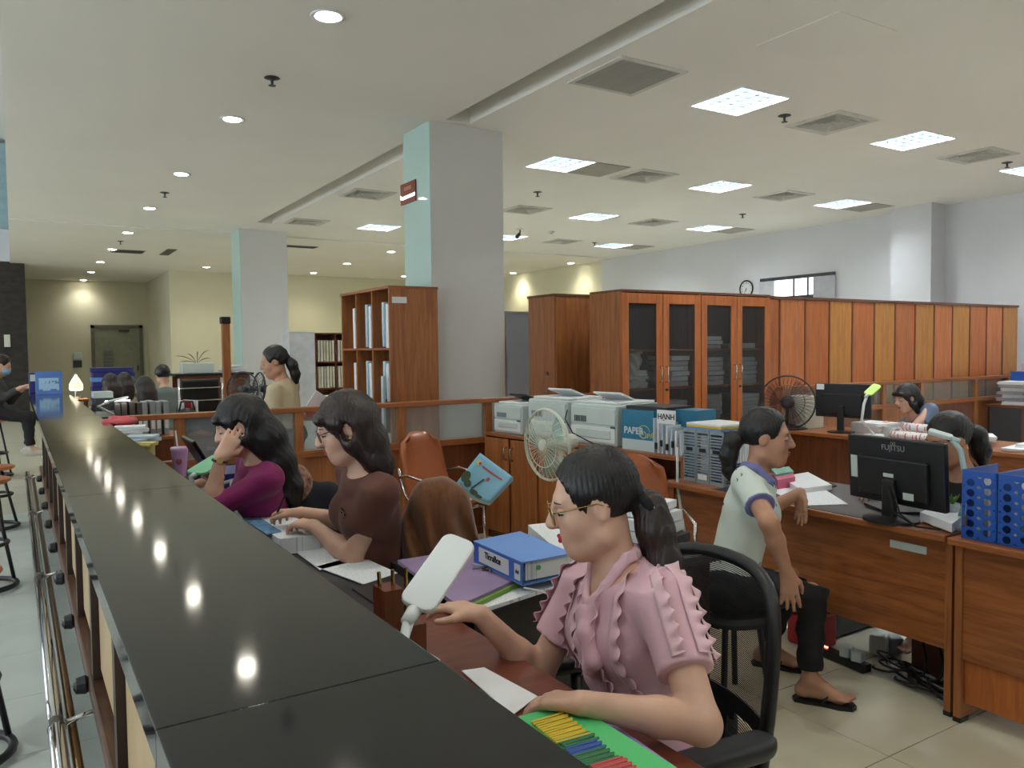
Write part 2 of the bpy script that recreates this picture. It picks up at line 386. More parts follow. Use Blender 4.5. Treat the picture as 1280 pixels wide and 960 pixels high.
for k in range(8):          # unseen glowing panes added on the hall wall to brighten the ceiling
    y0 = Y0+.5+3.3*k; wn = MB().bb(X0+.01, X0+.02, y0, y0+2.8, .4, 3.4).build('window_%d' % (k+2), emis('fill_pane_glow', (.82, .92, 1, 1), FILL_PANE_E)); struct(wn, 'tall unseen glowing pane added to brighten the ceiling', 'window')
    for yy in (y0, y0+1.4, y0+2.8): MB().bb(X0+.01, X0+.07, yy-.03, yy+.03, .4, 3.4).build('fill_pane_bar', M_DGREY, wn)
struct(MB().bb(X0, X1, Y0-.2, Y0, 0, 6.5).build('wall_front', M_WALL), 'white wall behind the viewer', 'wall')
# columns
def column(x0, x1, y0, y1, lab):
    r = thing('column', lab, 'column', ((x0+x1)/2, (y0+y1)/2, 0)); w_, d = (x1-x0)/2, (y1-y0)/2
    MB().bb(-w_+.006, w_, -d, d, 0, HC-.001).build('shaft', M_COLF, r); MB().bb(-w_, -w_+.006, -d+.004, d, 0, HC-.001).build('glazed_side', M_TEAL, r); return r
c1 = column(3.295, 4.08, 6.62, 7.2, 'thick square column with a small red sign on its pale teal side')
column(3.33, 4.14, 14.0, 14.62, 'square column standing behind the beige-bloused woman')
r = thing('wall_sign', 'small dark red sign with a modelled white reflection on the column', 'sign', (3.293, 7.08, 3.04))
MB().box((-.006, 0, 0), (.012, .34, .2)).build('sign_plate', plain('sign_red', S(128, 44, 30), .35), r)
MB().prism([(-.0125, .17, -.0), (-.0125, .13, -.025), (-.0125, -.16, -.02), (-.0125, -.16, -.05), (-.0125, .13, -.055), (-.0125, .17, -.04)], (-.002, 0, 0)).build('reflection_bar', emis('sign_reflection', (1, 1, .9, 1), 1.2), r)  # white reflection on the sign, modelled as a glowing strip
MB().box((-.0125, 0, .045), (.002, .16, .035)).build('faded_lettering', plain('faded_pink', S(176, 120, 104), .5), r)
# back door
d = MB().bb(1.99, 3.17, 25.74, 25.79, 0, 2.25).build('door_1', plain('grey_green_door', S(140, 142, 122), .5)); struct(d, 'grey green steel door with a small grille in the far recess', 'door')
mb = MB()
for a in ((1.9, 1.99, 0, 2.34), (3.17, 3.26, 0, 2.34), (1.9, 3.26, 2.25, 2.34)): mb.bb(a[0], a[1], 25.72, 25.8, a[2], a[3])
mb.build('door_frame', plain('door_frame_grey', S(104, 104, 88), .5), d)
for k in range(6): MB().bb(2.2, 2.46, 25.72, 25.738, 1.03+.1*k, 1.10+.1*k).build('grille_slat', plain('door_grille', S(110, 116, 112), .5), d)
MB().bb(3.08, 3.12, 25.68, 25.74, 1.0, 1.15).build('door_handle', M_DGREY, d)
MB().bb(2.62, 2.9, 25.66, 25.74, 2.15, 2.2).build('door_closer', M_DGREY, d)
for px, py in ((97, 445), (97, 455)):
    p = ony(px, py, 25.78); o = MB().box((0, 0, 0), (.22, .03, .2)).build('wall_socket', M_OFFW if py < 450 else M_DGREY, None, bevel=.008, loc=p)
    tag(o, 'pale socket plate left of the far door' if py < 450 else 'dark socket plate below the pale one by the far door', 'socket')
p = ony(38, 425, 21.38); o = thing('wall_lamp', 'slim cream fitting on the dark stone wall', 'wall fitting', ony(9, 426, 21.38))
MB().bb(-.06, .06, -.03, .02, -.14, .14).build('body', M_CREAM, o, bevel=.01); MB().bb(-.05, .05, -.02, .02, -.22, -.15).build('clip', M_BLACK, o)
# window with vertical blinds on the right wall
wn = MB().bb(X1-.02, X1+.001, 8.95, 9.9, 1.2, 2.72).build('window_1', emis('daylit_window_pane', (.86, .93, 1, 1), 1.05)); struct(wn, 'bright window between pale vertical blinds', 'window')
mb = MB().bb(X1-.05, X1-.02, 8.6, 10.2, 2.72, 2.78)
for yy in (9.15, 9.45): mb.bb(X1-.035, X1-.02, yy-.015, yy+.015, 1.2, 2.72)
mb.bb(X1-.035, X1-.02, 8.95, 9.9, 2.36, 2.42); mb.build('window_frame', M_DGREY, wn)
for k in range(10):
    for y in (8.6+.042*k, 9.88+.042*k):
        if y < 10.2: MB().box((X1-.07, y, 1.96), (.012, .05, 1.52), rz=.5).build('blind_slat', plain('blind_cloth', S(190, 192, 196), .7), wn)
r = thing('wall_clock', 'round black rimmed wall clock with white face', 'clock', (X1-.001, 10.55, 2.62))
MB().lathe([(.0, 0), (.145, 0), (.165, .012), (.168, .03), (.155, .045), (.142, .03), (.14, .02)], axis=(-1, 0, 0), n=32).build('rim', M_BLACKG, r, smooth=True)
MB().lathe([(0, .012), (.142, .012), (.142, .024), (0, .024)], axis=(-1, 0, 0), n=32).build('face', M_WHITE, r)
for k in range(12):
    a = k*math.pi/6; text_mesh('numeral', str(12 if k == 0 else k), .045, M_BLACK, r, (-.026, -math.sin(a)*.112, math.cos(a)*.112), (0, -1, 0), (0, 0, 1))
for a, l, wd in ((math.radians(195), .06, .010), (math.radians(210), .095, .006)):
    MB().prism([(-.027, -math.sin(a)*l*s_-math.cos(a)*wd*q, math.cos(a)*l*s_-math.sin(a)*wd*q) for s_, q in ((-.15, 1), (1, .4), (1, -.4), (-.15, -1))], (-.002, 0, 0)).build('hand', M_BLACK, r)
# ------------------------------------------------------------------ ceiling fittings
def troffer():
    r = thing('ceiling_light', 'square louvred fluorescent ceiling light', 'ceiling light', (0, 0, 0), 0, 'louvred ceiling lights over the office')
    mb = MB()
    for a in ((-.3, -.285, -.3, .3), (.285, .3, -.3, .3), (-.285, .285, -.3, -.285), (-.285, .285, .285, .3)): mb.bb(*a, -.006, .1)
    mb.build('frame', M_WHITE, r); MB().bb(-.285, .285, -.285, .285, .085, .09).build('tube_tray', MT_E, r)
    mt = plain('louvre_metal', S(74, 84, 94), .4, 0, var=.02)
    for k in range(1, 4): MB().bb(-.285+.1425*k-.006, -.285+.1425*k+.006, -.284, .284, .0, .045).build('louvre', mt, r)
    for k in range(1, 6): MB().bb(-.284, .284, -.285+.095*k-.005, -.285+.095*k+.005, .0, .045).build('louvre', mt, r)
    return r
tr0 = troffer(); first = True
for x, y in TROF:
    lab = 'louvred ceiling light with a dull panel beside it' if (x > 10 and 7 < y < 13) or (x, y) == (5.36, 7.44) else 'square louvred ceiling light between two air vents'
    o = tr0 if first else dup(tr0, (0, 0, 0)); first = False; o.location = (x, y, HC); o['label'] = lab; o['group'] = 'louvred ceiling lights next to dull panels' if 'dull' in lab else 'louvred ceiling lights between vents'
def vent():
    r = thing('ceiling_vent', 'square louvred air vent in the ceiling', 'air vent', (0, 0, 0), 0, 'square air vents between the ceiling lights')
    mb = MB()
    for a in ((-.3, -.24, -.3, .3), (.24, .3, -.3, .3), (-.24, .24, -.3, -.24), (-.24, .24, .24, .3)): mb.bb(*a, -.012, .0)
    mb.build('frame', plain('vent_frame_paint', S(205, 203, 196), .5), r)
    MB().bb(-.25, .25, -.25, .25, .12, .13).build('duct', plain('vent_dark', S(130, 130, 126), .7), r)
    mv = plain('vent_louvre_paint', S(190, 188, 180), .5)
    for k in range(5):
        a = .23-.045*k; b = a-.03; z0, z1 = -.008, .03; mb = MB()
        for q in range(4):
            t = q*math.pi/2; c_, s_ = math.cos(t), math.sin(t); R_ = lambda x, y, z: (x*c_-y*s_, x*s_+y*c_, z)
            mb.add([R_(-a, -a, z0), R_(a, -a, z0), R_(b, -b, z1), R_(-b, -b, z1)], [(0, 1, 2, 3)])
        mb.build('louvre', mv, r, solid=.004)
    return r
v0 = vent(); first = True
for x, y in VENT:
    if (x, y) == (4.1, 4.8): continue
    o = v0 if first else dup(v0, (0, 0, 0)); first = False; o.location = (x, y, HC)
    o['label'] = 'square louvred air vent close beside the ceiling slot' if x < 5 else 'square louvred air vent between two louvred lights'; o['group'] = 'air vents beside the ceiling slot' if x < 5 else 'air vents between the ceiling lights'
r = thing('return_grille', 'wide fine mesh return air grille beside the ceiling slot', 'air vent', (4.1, 4.8, HC))
mb = MB()
for a in ((-.33, -.29, -.33, .33), (.29, .33, -.33, .33), (-.29, .29, -.33, -.29), (-.29, .29, .29, .33)): mb.bb(*a, -.012, .0)
mb.build('frame', MATS['vent_frame_paint'], r); MB().bb(-.29, .29, -.29, .29, .05, .06).build('duct', MATS['vent_dark'], r)
gs = None
for k in range(28):
    y = -.28+.0207*k
    if gs is None: gs = MB().box((0, 0, 0), (.58, .004, .02)).build('grille_slat', MATS['vent_louvre_paint'], r); o = gs
    else: o = gs.copy(); COL.objects.link(o); o.parent = r
    o.location = (0, y, -.002)
for k in range(14): MB().box((-.27+.0415*k, 0, .004), (.003, .58, .02)).build('grille_bar', MATS['vent_louvre_paint'], r)
for x, y in DARKP+[(5.66, 7.44)]:
    if x < 6: x = 5.92
    o = MB().bb(-.24, .24, -.29, .29, -.008, -.001).build('ceiling_panel', plain('dim_panel', S(170, 166, 156), .6), loc=(x, y, HC)); tag(o, 'dull flat panel in the ceiling beside a louvred light', 'ceiling panel', 'dull ceiling panels next to the lights')
# rear ceiling vents
for px, py, sx, sy in ((374, 308, .7, .25), (210, 315, .18, 1.1), (138, 313, .6, .5)):
    p = onz(px, py, HC-.02); p = p+V3(.32, 0, 0) if px == 138 else p; r = thing('slot_vent', {374: 'long dark slot vent beside the far column', 210: 'narrow dark slot vent in the rear ceiling', 138: 'dark square vent among the far downlights'}[px], 'air vent', p)
    MB().bb(-sx/2, sx/2, -sy/2, sy/2, -.01, -.001).build('frame', plain('vent_grey', S(120, 118, 104), .6), r)
    for k in range(4):
        t = -.375+.25*k
        (MB().box((sx*t, 0, -.013), (sx*.1, sy*.9, .006)) if sx < sy else MB().box((0, sy*t, -.013), (sx*.9, sy*.1, .006))).build('slat', M_DGREY, r)
# downlights
def downlight():
    r = thing('downlight', 'round recessed downlight', 'ceiling light'); MB().lathe([(.075, 0), (.105, 0), (.11, -.004), (.1, -.012), (.08, -.008), (.075, -.004)], n=24).build('trim_ring', M_WHITE, r, smooth=True)
    MB().lathe([(0.001, -.002), (.078, -.002), (.07, -.012), (.001, -.016)], n=20).build('lens', MD_E, r); return r
dl0 = downlight(); first = True
def spot(x, y, z, wat, col):
    l = bpy.data.lights.new('downlight_beam', 'SPOT'); l.energy = wat; l.color = col; l.spot_size = 2.3; l.spot_blend = .9; l.shadow_soft_size = .07
    return l
def lamp_at(x, y, z, lab, grp, col=(1, .93, .78), wat=SPOT_W):
    global first
    if first: o = dl0; first = False; o.location = (x, y, z); o['label'] = lab; o['group'] = grp
    else: o = dup(dl0, (x, y, z), None, lab, grp)
    l = bpy.data.objects.new('beam', spot(x, y, z, wat, col)); COL.objects.link(l); l.parent = o; l.location = (0, 0, -.03)
for k in range(-3, 10): lamp_at(1.74, 4.89+2.57*(k-1), HC if k < 5 else HC-.02, 'round downlight in the straight row above the counter', 'downlights in a row above the counter', (1, .97, .88))
for x, y in ((4.05, 20.4), (6.82, 20.7), (6.82, 18.2), (6.82, 15.6), (11.7, 18.5), (11.6, 15.7), (9.4, 20.6)): lamp_at(x, y, HC-.02, 'round warm downlight near the cream rear walls', 'warm downlights along the rear walls', (1, .9, .62), SPOT_W*2.2)
for y in (-3, 2.5, 8, 13.5, 19): lamp_at(-3.5, y, 6.4, 'round downlight high above the public hall', 'downlights high above the public hall', (.9, .97, 1), SPOT_W*14)
# sprinklers, detector, dome camera, hatch
def sprinkler():
    r = thing('sprinkler', 'small fire sprinkler hanging from the ceiling', 'sprinkler', (0, 0, 0), 0, 'fire sprinklers on the ceiling')
    MB().lathe([(.055, 0), (.06, -.004), (.03, -.012), (.02, -.014)], n=16).build('flange', M_DGREY, r); MB().cyl((0, 0, -.012), (0, 0, -.055), .013, .009, 10).build('stem', M_DGREY, r)
    MB().lathe([(.004, -.055), (.028, -.058), (.028, -.062), (.004, -.064)], n=12).build('deflector', M_DGREY, r); return r
s0 = sprinkler()
for i, (x, y) in enumerate([(1.75, 6.2), (1.75, 11.3), (6.03, 8.9), (6.03, 4.87), (9.9, 8.8), (9.86, 4.81), (1.75, 16.4), (9.9, 12.6)]):
    if i == 0: s0.location = (x, y, HC)
    else: dup(s0, (x, y, HC if y < 14.5 else HC-.02))
r = thing('ceiling_camera', 'small black camera on a ceiling bracket by the square column', 'camera', onz(650, 286, HC))
MB().lathe([(.06, 0), (.06, -.01), (.02, -.02)], n=16).build('mount', M_WHITE, r); MB().tube([(0, 0, -.01), (0, 0, -.07), (-.05, -.04, -.1)], .012).build('arm', M_DGREY, r); MB().cyl((-.03, -.02, -.1), (-.12, -.09, -.16), .03, .034).build('camera_body', M_BLACK, r)
r = thing('smoke_detector', 'small round smoke detector on the ceiling', 'smoke detector', onz(689, 289, HC)); MB().lathe([(.06, 0), (.06, -.02), (.045, -.035), (.02, -.04)], n=18).build('body', M_OFFW, r, smooth=True); MB().lathe([(.02, -.038), (.022, -.046), (.002, -.048)], n=12).build('sensor', M_DGREY, r)
o = MB().bb(-.31, .31, -.33, .33, -.004, -.0005).build('ceiling_hatch', M_CEIL, loc=(4.78, 3.52, HC)); tag(o, 'flush square access hatch in the ceiling', 'hatch')
# ------------------------------------------------------------------ reception counter
M_GRAN = plain('black_granite', S(34, 35, 37), .065, var=.25, scale=160, bump=.006, bscale=500)
M_BEIGE = plain('beige_counter_panel', S(184, 158, 118), .45, var=.06, scale=4)
M_FRAMEB = plain('dark_brown_frame', S(58, 42, 36), .4, var=.1)
rc = thing('reception_counter', 'long black granite reception counter with beige panels and chrome foot rail', 'counter', (.3, 5.2, 0))
YE = 10.25; sb = [-1.0, .947, 2.65, 4.35, 6.05, 7.75, 9.4, YE]
for a, b in zip(sb[:-1], sb[1:]): MB().bb(-.18, .175, a+.0006-5.2, b-.0006-5.2, 1.055, 1.10).build('granite_slab', M_GRAN, rc, bevel=.0015)
MB().bb(-.16, .16, -1-5.2, YE-5.2-.02, 1.015, 1.054).build('top_rail', M_DGREY, rc)
MB().bb(-.04, .16, -1-5.2, YE-5.2-.02, .26, 1.015).build('body', M_FRAMEB, rc)
MB().bb(.02, .16, -1-5.2, YE-5.2-.02, 0, .26).build('plinth', M_TILEL, rc)
MB().bb(-.10, -.041, -1-5.2, YE-5.2-.02, .22, .28).build('bottom_rail', wood('walnut_rail', S(70, 44, 30), S(100, 66, 44), sc=(10, 1, 10)), rc, bevel=.01)
pan = None; y = -.9
while y < YE-.9:
    MB().bb(-.085, -.041, y-5.2, y+.07-5.2, .28, 1.015).build('post', M_FRAMEB, rc); MB().bb(-.075, -.041, y+.10-5.2, y+.14-5.2, .28, 1.015).build('post', M_FRAMEB, rc)
    if pan is None: pan = MB().box((0, 0, 0), (.02, .68, .66)).build('panel', M_BEIGE, rc, bevel=.006); o = pan
    else: o = pan.copy(); COL.objects.link(o); o.parent = rc
    o.location = (-.05, y+.14+.355-5.2, .65)
    MB().lathe([(.03, 0), (.036, .01), (.03, .04), (.012, .05)], (-.1, y+.06-5.2, .25), axis=(-1, 0, 0), n=10).build('rail_stud', M_BLACK, rc)
    y += .85
MB().tube([(-.215, -1-5.2, .2), (-.215, YE-5.2, .2)], .027, n=14).build('foot_rail', M_CHROME, rc, smooth=True)
MB().tube([(-.165, -1-5.2, .17), (-.165, YE-5.2, .17)], .016, n=10).build('foot_rail', plain('bronze_tube', S(120, 92, 60), .3, .8), rc, smooth=True)
for yb in (1.0, 3.2, 5.4, 7.6, 9.8):
    MB().tube([(-.215, yb-5.2, .2), (-.06, yb-5.2, .23)], .011).build('rail_bracket', M_CHROME, rc, smooth=True)
    MB().cyl((-.215, yb-.025-5.2, .2), (-.215, yb+.025-5.2, .2), .031).build('rail_clamp', M_STEEL, rc)
# staff side work surfaces
def desk_plain(name, lab, x0, x1, y0, y1, zt, top, side, back=None, th=.03, panel_x=None, legs=True, cat='desk', zb=.0):
    r = thing(name, lab, cat, ((x0+x1)/2, (y0+y1)/2, 0)); a, b = (x1-x0)/2, (y1-y0)/2
    MB().bb(-a, a, -b, b, zt-th, zt).build('desktop', top, r, bevel=.003)
    if legs:
        for s in (-1, 1): MB().bb(-a+.05, a-.05, s*(b-.03)-.012, s*(b-.03)+.012, 0, zt-th).build('side_panel', side, r)
    return r
for i, (a, b) in enumerate(((.3, 2.1), (2.1, 3.3), (3.3, 4.9), (4.9, 5.55))):
    r = desk_plain('counter_desk', ['red-brown staff desk behind the counter where the pink-bloused woman works', 'dark staff desk before the brown-shirted woman', 'staff desk before the magenta-shirted woman', 'short staff desk beside the wooden partition'][i], .48, .99 if i else 1.06, a+.002, b-.002, .74, M_WOODR if i == 0 else plain('dark_desk_top', S(52, 50, 52), .5), M_WOODD)
    MB().bb(-.235, -.215, -(b-a)/2+.05, (b-a)/2-.05, .02, .70).build('modesty_panel', M_WOODD, r)
r = thing('return_desk', 'dark return desk heaped with folders between two staff seats', 'desk', (1.8, 2.42, 0))
MB().bb(-.64, .48, -.3, .33, .70, .735).build('desktop', MATS['dark_desk_top'], r, bevel=.003)
MB().bb(-.6, .44, -.27, -.25, .03, .70).build('front_panel', plain('dark_panel', S(34, 26, 26), .4), r)
for x in (-.6, .44): MB().bb(x-.012, x+.012, -.24, .3, 0, .70).build('side_panel', MATS['dark_panel'], r)
# ------------------------------------------------------------------ wooden glazed partitions
def partition(lab, x0, x1, y, ztop, posts, sill, opens=(), rails=True):
    r = thing('partition', lab, 'partition', ((x0+x1)/2, y, 0)); cx = (x0+x1)/2
    MB().bb(x0-cx, x1-cx, -.045, .045, ztop-.035, ztop).build('top_rail', M_WOODX, r, bevel=.004)
    MB().bb(x0-cx, x1-cx, -.035, .035, sill-.05, sill).build('middle_rail', M_WOODX, r, bevel=.003)
    xs = [x0]+list(posts)+[x1]
    for i, p in enumerate(xs):
        q = min(max(p, x0+.03), x1-.03); MB().bb(q-.03-cx, q+.03-cx, -.034, .034, 0, ztop-.035).build('post', M_WOOD, r)
    for i in range(len(xs)-1):
        a, b = max(xs[i], x0)+.031, xs[i+1]-.031
        if i == 0: a += .03
        if i == len(xs)-2: b -= .03
        if b-a < .05: continue
        if i not in opens: MB().bb(a-cx, b-cx, -.003, .003, sill+.001, ztop-.036).build('glass_pane', M_GLARE if i == 1 and x0 < 1 else M_GLASS, r)  # second bay of the counter partition carries the reflection haze
        MB().bb(a-cx, b-cx, -.012, .012, .06, sill-.051).build('lower_panel', M_WOODD if i % 2 else M_WOOD, r)
    MB().bb(x0-cx, x1-cx, -.025, .025, 0, .06).build('base_rail', M_WOODD, r)
    return r
partition('low glazed wooden partition running from the counter to the printer cabinets', .50, 4.45, 5.65, 1.115, (.92, 1.72, 2.52, 3.30), .80, opens=(0,))
partition('low glazed wooden partition in front of the long row of cabinet backs', 6.6, 11.75, 5.38, 1.10, (7.6, 8.35, 9.1, 10.3, 11.1), .84)
# ------------------------------------------------------------------ tall cabinets
def cab_label(r, x, z, w_=.12): MB().box((x, -.225-.012, z), (w_, .002, .045)).build('paper_label', M_PAPER, r)
def glass_cabinet(lab, x, y, w_, H, seed):
    r = thing('glass_cabinet', lab, 'cabinet', (x, y, 0)); h_ = w_/2; D = .22
    for s in (-1, 1): MB().bb(s*h_-s*.02, s*h_, -D, D, 0, H-.02).build('side_panel', M_WOOD, r)
    MB().bb(-h_, h_, -D-.02, D, H-.02, H).build('top_board', M_WOODD, r); MB().bb(-h_+.02, h_-.02, D-.01, D, .1, H-.02).build('back_panel', M_WOODD, r)
    MB().bb(-h_+.02, h_-.02, -D, D, 0, .1).build('plinth', M_WOODD, r)
    for z in (.45, .80, 1.13, 1.48): MB().bb(-h_+.021, h_-.021, -D+.03, D-.012, z, z+.018).build('shelf', M_WOOD, r)
    for s in (-1, 1):
        cx = s*h_/2; dw = h_/2-.003; z0, z1 = .72, H-.03
        dr = MB().bb(cx-dw, cx-dw+.075, -D-.02, -D, z0, z1).bb(cx+dw-.075, cx+dw, -D-.02, -D, z0, z1).bb(cx-dw+.075, cx+dw-.075, -D-.02, -D, z1-.09, z1).bb(cx-dw+.075, cx+dw-.075, -D-.02, -D, z0, z0+.08).build('door', M_WOODO, r, bevel=.003)
        MB().bb(cx-dw+.075, cx+dw-.075, -D-.012, -D-.008, z0+.08, z1-.09).build('glass_pane', M_DGLASS, dr)
        hx = cx-s*(dw-.035); MB().tube([(hx, -D-.02, 1.2), (hx, -D-.05, 1.21), (hx, -D-.05, 1.33), (hx, -D-.02, 1.34)], .007).build('handle', M_CHROME, dr, smooth=True)
        MB().bb(cx-dw, cx+dw, -D-.018, -D, .11, .71).build('lower_door', M_WOODO, r)
    MB().cyl((.04, -D-.02, 1.13), (.04, -D-.035, 1.13), .012).build('lock', M_BLACK, r)
    cab_label(r, -h_+.10, H-.07)
    return r
CY = 5.60
glass_cabinet('glass door cabinet with white bag and stacked papers nearest the grey board', 4.99, CY, .96, 2.03, 1)
glass_cabinet('glass door cabinet with tall paper piles beside the row of wooden cabinet backs', 5.955, CY, .96, 2.03, 2)
r = thing('tall_cabinet', 'plain tall wooden cabinet standing behind the glass door cabinets', 'cabinet', (4.75, 6.35, 0))
MB().bb(-.42, .42, -.22, .22, .08, 2.01).build('body', M_WOOD, r); MB().bb(-.43, .43, -.24, .23, 2.01, 2.035).build('top_board', M_WOODD, r); MB().bb(-.4, .4, -.2, .2, 0, .08).build('plinth', M_WOODD, r)
for s in (-1, 1): MB().bb(s*.21-.2, s*.21+.2, -.238, -.221, .1, 2.0).build('door', M_WOOD, r)
for z in (1.1, 1.28): MB().box((-.43, -.1, z), (.012, .04, .03)).build('hinge', M_STEEL, r)
# contents behind the glass
def bundle(name, lab, grp, c, d, rz=0, mat=None, cat='papers', n=5):
    r = thing(name, lab, cat, c, rz, grp); z = 0
    for k in range(n):
        t = d[2]/n; MB().box((random.uniform(-.008, .008), random.uniform(-.008, .008), z+t/2), (d[0]*random.uniform(.92, 1), d[1]*random.uniform(.92, 1), t*.86), rz=random.uniform(-.05, .05)).build('sheaf', mat or (M_PAPER if k % 3 else M_PRINT), r); z += t
    return r
GA = 'paper piles inside the glass door cabinets'
for cx, sh in ((4.99, 0), (5.955, 1)):
    for s in (-1, 1):
        x = cx+s*.24
        for z, hh in ((.47, .24), (.82, .27), (1.15, .29 if (sh or s > 0) else .18)):
            bundle('paper_pile', 'pile of papers on a shelf behind cabinet glass', GA, (x+random.uniform(-.04, .04), CY-.02, z), (.26, .3, hh*random.uniform(.7, 1)), random.uniform(-.1, .1), n=6, mat=plain('aged_paper', S(196, 198, 200), .7) if random.random() < .5 else None)
        if sh: bundle('paper_pile', 'pile of papers on a shelf behind cabinet glass', GA, (x, CY-.02, 1.50), (.26, .28, .05 if s > 0 else .12), .1, n=3)
f = Field().ell((4.75, 5.50, 1.40), (.09, .07, .10), k=.05).ell((4.71, 5.48, 1.28), (.07, .05, .1), k=.05).cone((4.70, 5.5, 1.45), (4.84, 5.5, 1.47), .03, .02).disp(lambda X: .006*np.sin(X[..., 0]*70+X[..., 2]*50))
o = f.build('carrier_bag', plain('white_bag', S(214, 214, 208), .6), None, .012); tag(o, 'crumpled white bag behind the first cabinet glass', 'bag')
# long row of cabinets seen from behind
xs = [6.44, 6.70]+[6.70+.404*k for k in range(1, 13)]
pm = [M_WOODO, M_WOODL, M_WOODO, M_WOODY, M_WOODO, M_WOODY, M_WOODO, M_WOODY, M_WOODL, M_WOODY, M_WOODO, M_WOODL, M_WOODY]
cn = ['orange', 'salmon', 'golden']
for k in range(0, 13, 2):
    a = xs[k]; b = xs[min(k+2, 13)]; c = (a+b)/2; last = k+2 > 13
    lab = 'tall cabinet back, '+['beside the glass doors', 'with a golden and an orange back board', 'with a golden back board behind the desk fan', 'in the middle of the row of cabinet backs', 'with a pale red and a golden back board', 'second from the end of the row by the white wall', 'at the end of the row by the white wall'][k//2]
    r = thing('tall_cabinet', lab, 'cabinet', (c, CY+.06, 0), 0, 'row of tall cabinets turned with their backs to the desks')
    MB().bb(a-c+.004, b-c-.004, -.18, .22, 0, 2.0).build('body', M_WOODD, r); MB().bb(a-c, b-c, -.21, .23, 2.0, 2.028).build('top_board', M_WOODD, r)
    for q in range(k, min(k+2, 13)): MB().bb(xs[q]-c+.012, xs[q+1]-c-.012, -.198, -.181, .05, 1.995).build('back_board', pm[q], r)
    for q in range(k, min(k+2, 13)): MB().bb(xs[q]-c-.011, xs[q]-c+.011, -.205, -.181, .02, 1.998).build('stile', M_WOODD, r)
# open pigeon-hole shelf by the column (openings face the counter)
r = thing('open_shelf', 'tall open wooden shelf with files standing in its pigeonholes beside the column', 'shelf', (3.03, 7.05, 0)); H = 2.06
X_, Y_ = .235, .60
MB().bb(-X_, X_, -Y_, -Y_+.022, 0, H).build('side_panel', M_WOOD, r); MB().bb(-X_, X_, Y_-.022, Y_, 0, H).build('side_panel', M_WOOD, r)
MB().bb(-X_-.01, X_+.005, -Y_-.005, Y_+.005, H, H+.025).build('top_board', M_WOODX, r); MB().bb(X_-.012, X_, -Y_+.022, Y_-.022, .05, H).build('back_panel', M_WOODD, r)
for z in (.08, .58, 1.02, 1.52): MB().bb(-X_, X_-.012, -Y_+.022, Y_-.022, z, z+.02).build('shelf_board', M_WOODX, r)
for yy in (-.2, .2): MB().bb(-X_, X_-.012, yy-.01, yy+.01, .1, H).build('divider', M_WOOD, r)
MB().box((-.14, -Y_-.002, H-.10), (.14, .002, .055)).build('paper_label', M_PAPER, r)
M_FBOX = printed('patterned_file_cover', S(178, 206, 218), S(70, 90, 130), 60)
for zi, z in enumerate((1.54, 1.04, .60)):
    for c_ in (-.4, 0, .4):
        if zi < 2:
            for q in range(2 if c_ <= 0 else 1):
                o = MB().box((0, 0, .15+.02*q), (.28, .055, .34 if zi else .40)).build('file_binder', M_FBOX if q else M_PAPER, None, bevel=.004, loc=(2.96, 7.05+c_-.08+.085*q, z+.04)); o.rotation_euler = (random.uniform(-.06, .02), 0, 0)
                tag(o, 'pale blue printed file standing in the open shelf' if q else 'white file standing in the open shelf', 'file', 'blue files in the open shelf' if q else 'white files in the open shelf')
        else: bundle('paper_pile', 'flat pile of papers in a low pigeonhole of the open shelf', 'papers lying in the open shelf', (2.98, 7.05+c_, z), (.25, .26, .16), .05, n=5)
o = MB().box((0, 0, 0), (.02, .05, .62)).build('hanging_ribbon', plain('pale_blue_cloth', S(186, 204, 214), .7), None, loc=(2.77, 6.56, .98)); tag(o, 'pale ribbon hanging down the front edge of the open shelf', 'ribbon')
o = thing('grey_screen', 'grey board screen standing behind the wooden cabinets', 'screen', (6.0, 9.0, 0)); MB().bb(-.47, .47, -.02, .02, .05, 2.0).build('board', M_GREYB, o)
for s in (-1, 1): MB().bb(s*.46-.015, s*.46+.015, -.025, .025, 0, 2.02).build('edge_strip', M_STEEL, o)
MB().bb(-.46, .46, -.025, .025, 2.0, 2.02).build('edge_strip', M_STEEL, o)
# ------------------------------------------------------------------ low printer cabinets (front faces the staff seats)
PA = V3(3.21, 5.53, 0); PB = V3(3.41, 3.49, 0); pdv = PB-PA; prz = math.atan2(pdv[1], pdv[0]); plen = np.linalg.norm(pdv[:2])
pu = pdv/plen; pn = V3(-pu[1], pu[0], 0)      # pn: into the cabinet (+x side)
def pcab(t, d, z): return PA+pu*t+pn*d+V3(0, 0, z)
for k in range(3):
    L_ = plen/3; c = pcab(L_*(k+.5), .25, 0)
    r = thing('low_cabinet', ['low wooden cabinet with two doors behind the cream pedestal fan', 'low wooden cabinet under the big white printer', 'low wooden cabinet with an open niche under the paper boxes'][k], 'cabinet', c, prz, 'low printer cabinets'); a = L_/2-.002
    MB().bb(-a, a, -.26, .25, .825, .85).build('top_board', M_WOODX, r, bevel=.003)
    for s in (-1, 1): MB().bb(s*a-s*.02, s*a, -.25, .25, 0, .825).build('side_panel', M_WOOD, r)
    MB().bb(-a, a, .235, .25, 0, .825).build('back_panel', M_WOODD, r); MB().bb(-a+.02, a-.02, -.23, .23, 0, .06).build('plinth', M_WOODD, r)
    zt = .815 if k < 2 else .60
    if k == 2: MB().bb(-a+.02, a-.02, -.25, .23, .60, .62).build('shelf', M_WOODX, r); zt = .595
    for s in (-1, 1):
        dr = MB().bb(s*a/2-a/2+.012, s*a/2+a/2-.012, -.265, -.25, .07, zt).build('door', M_WOOD, r, bevel=.002)
        hx = -s*.04; MB().tube([(hx, -.265, zt-.16), (hx, -.29, zt-.15), (hx, -.29, zt-.07), (hx, -.265, zt-.06)], .006).build('handle', M_STEEL, dr, smooth=True)
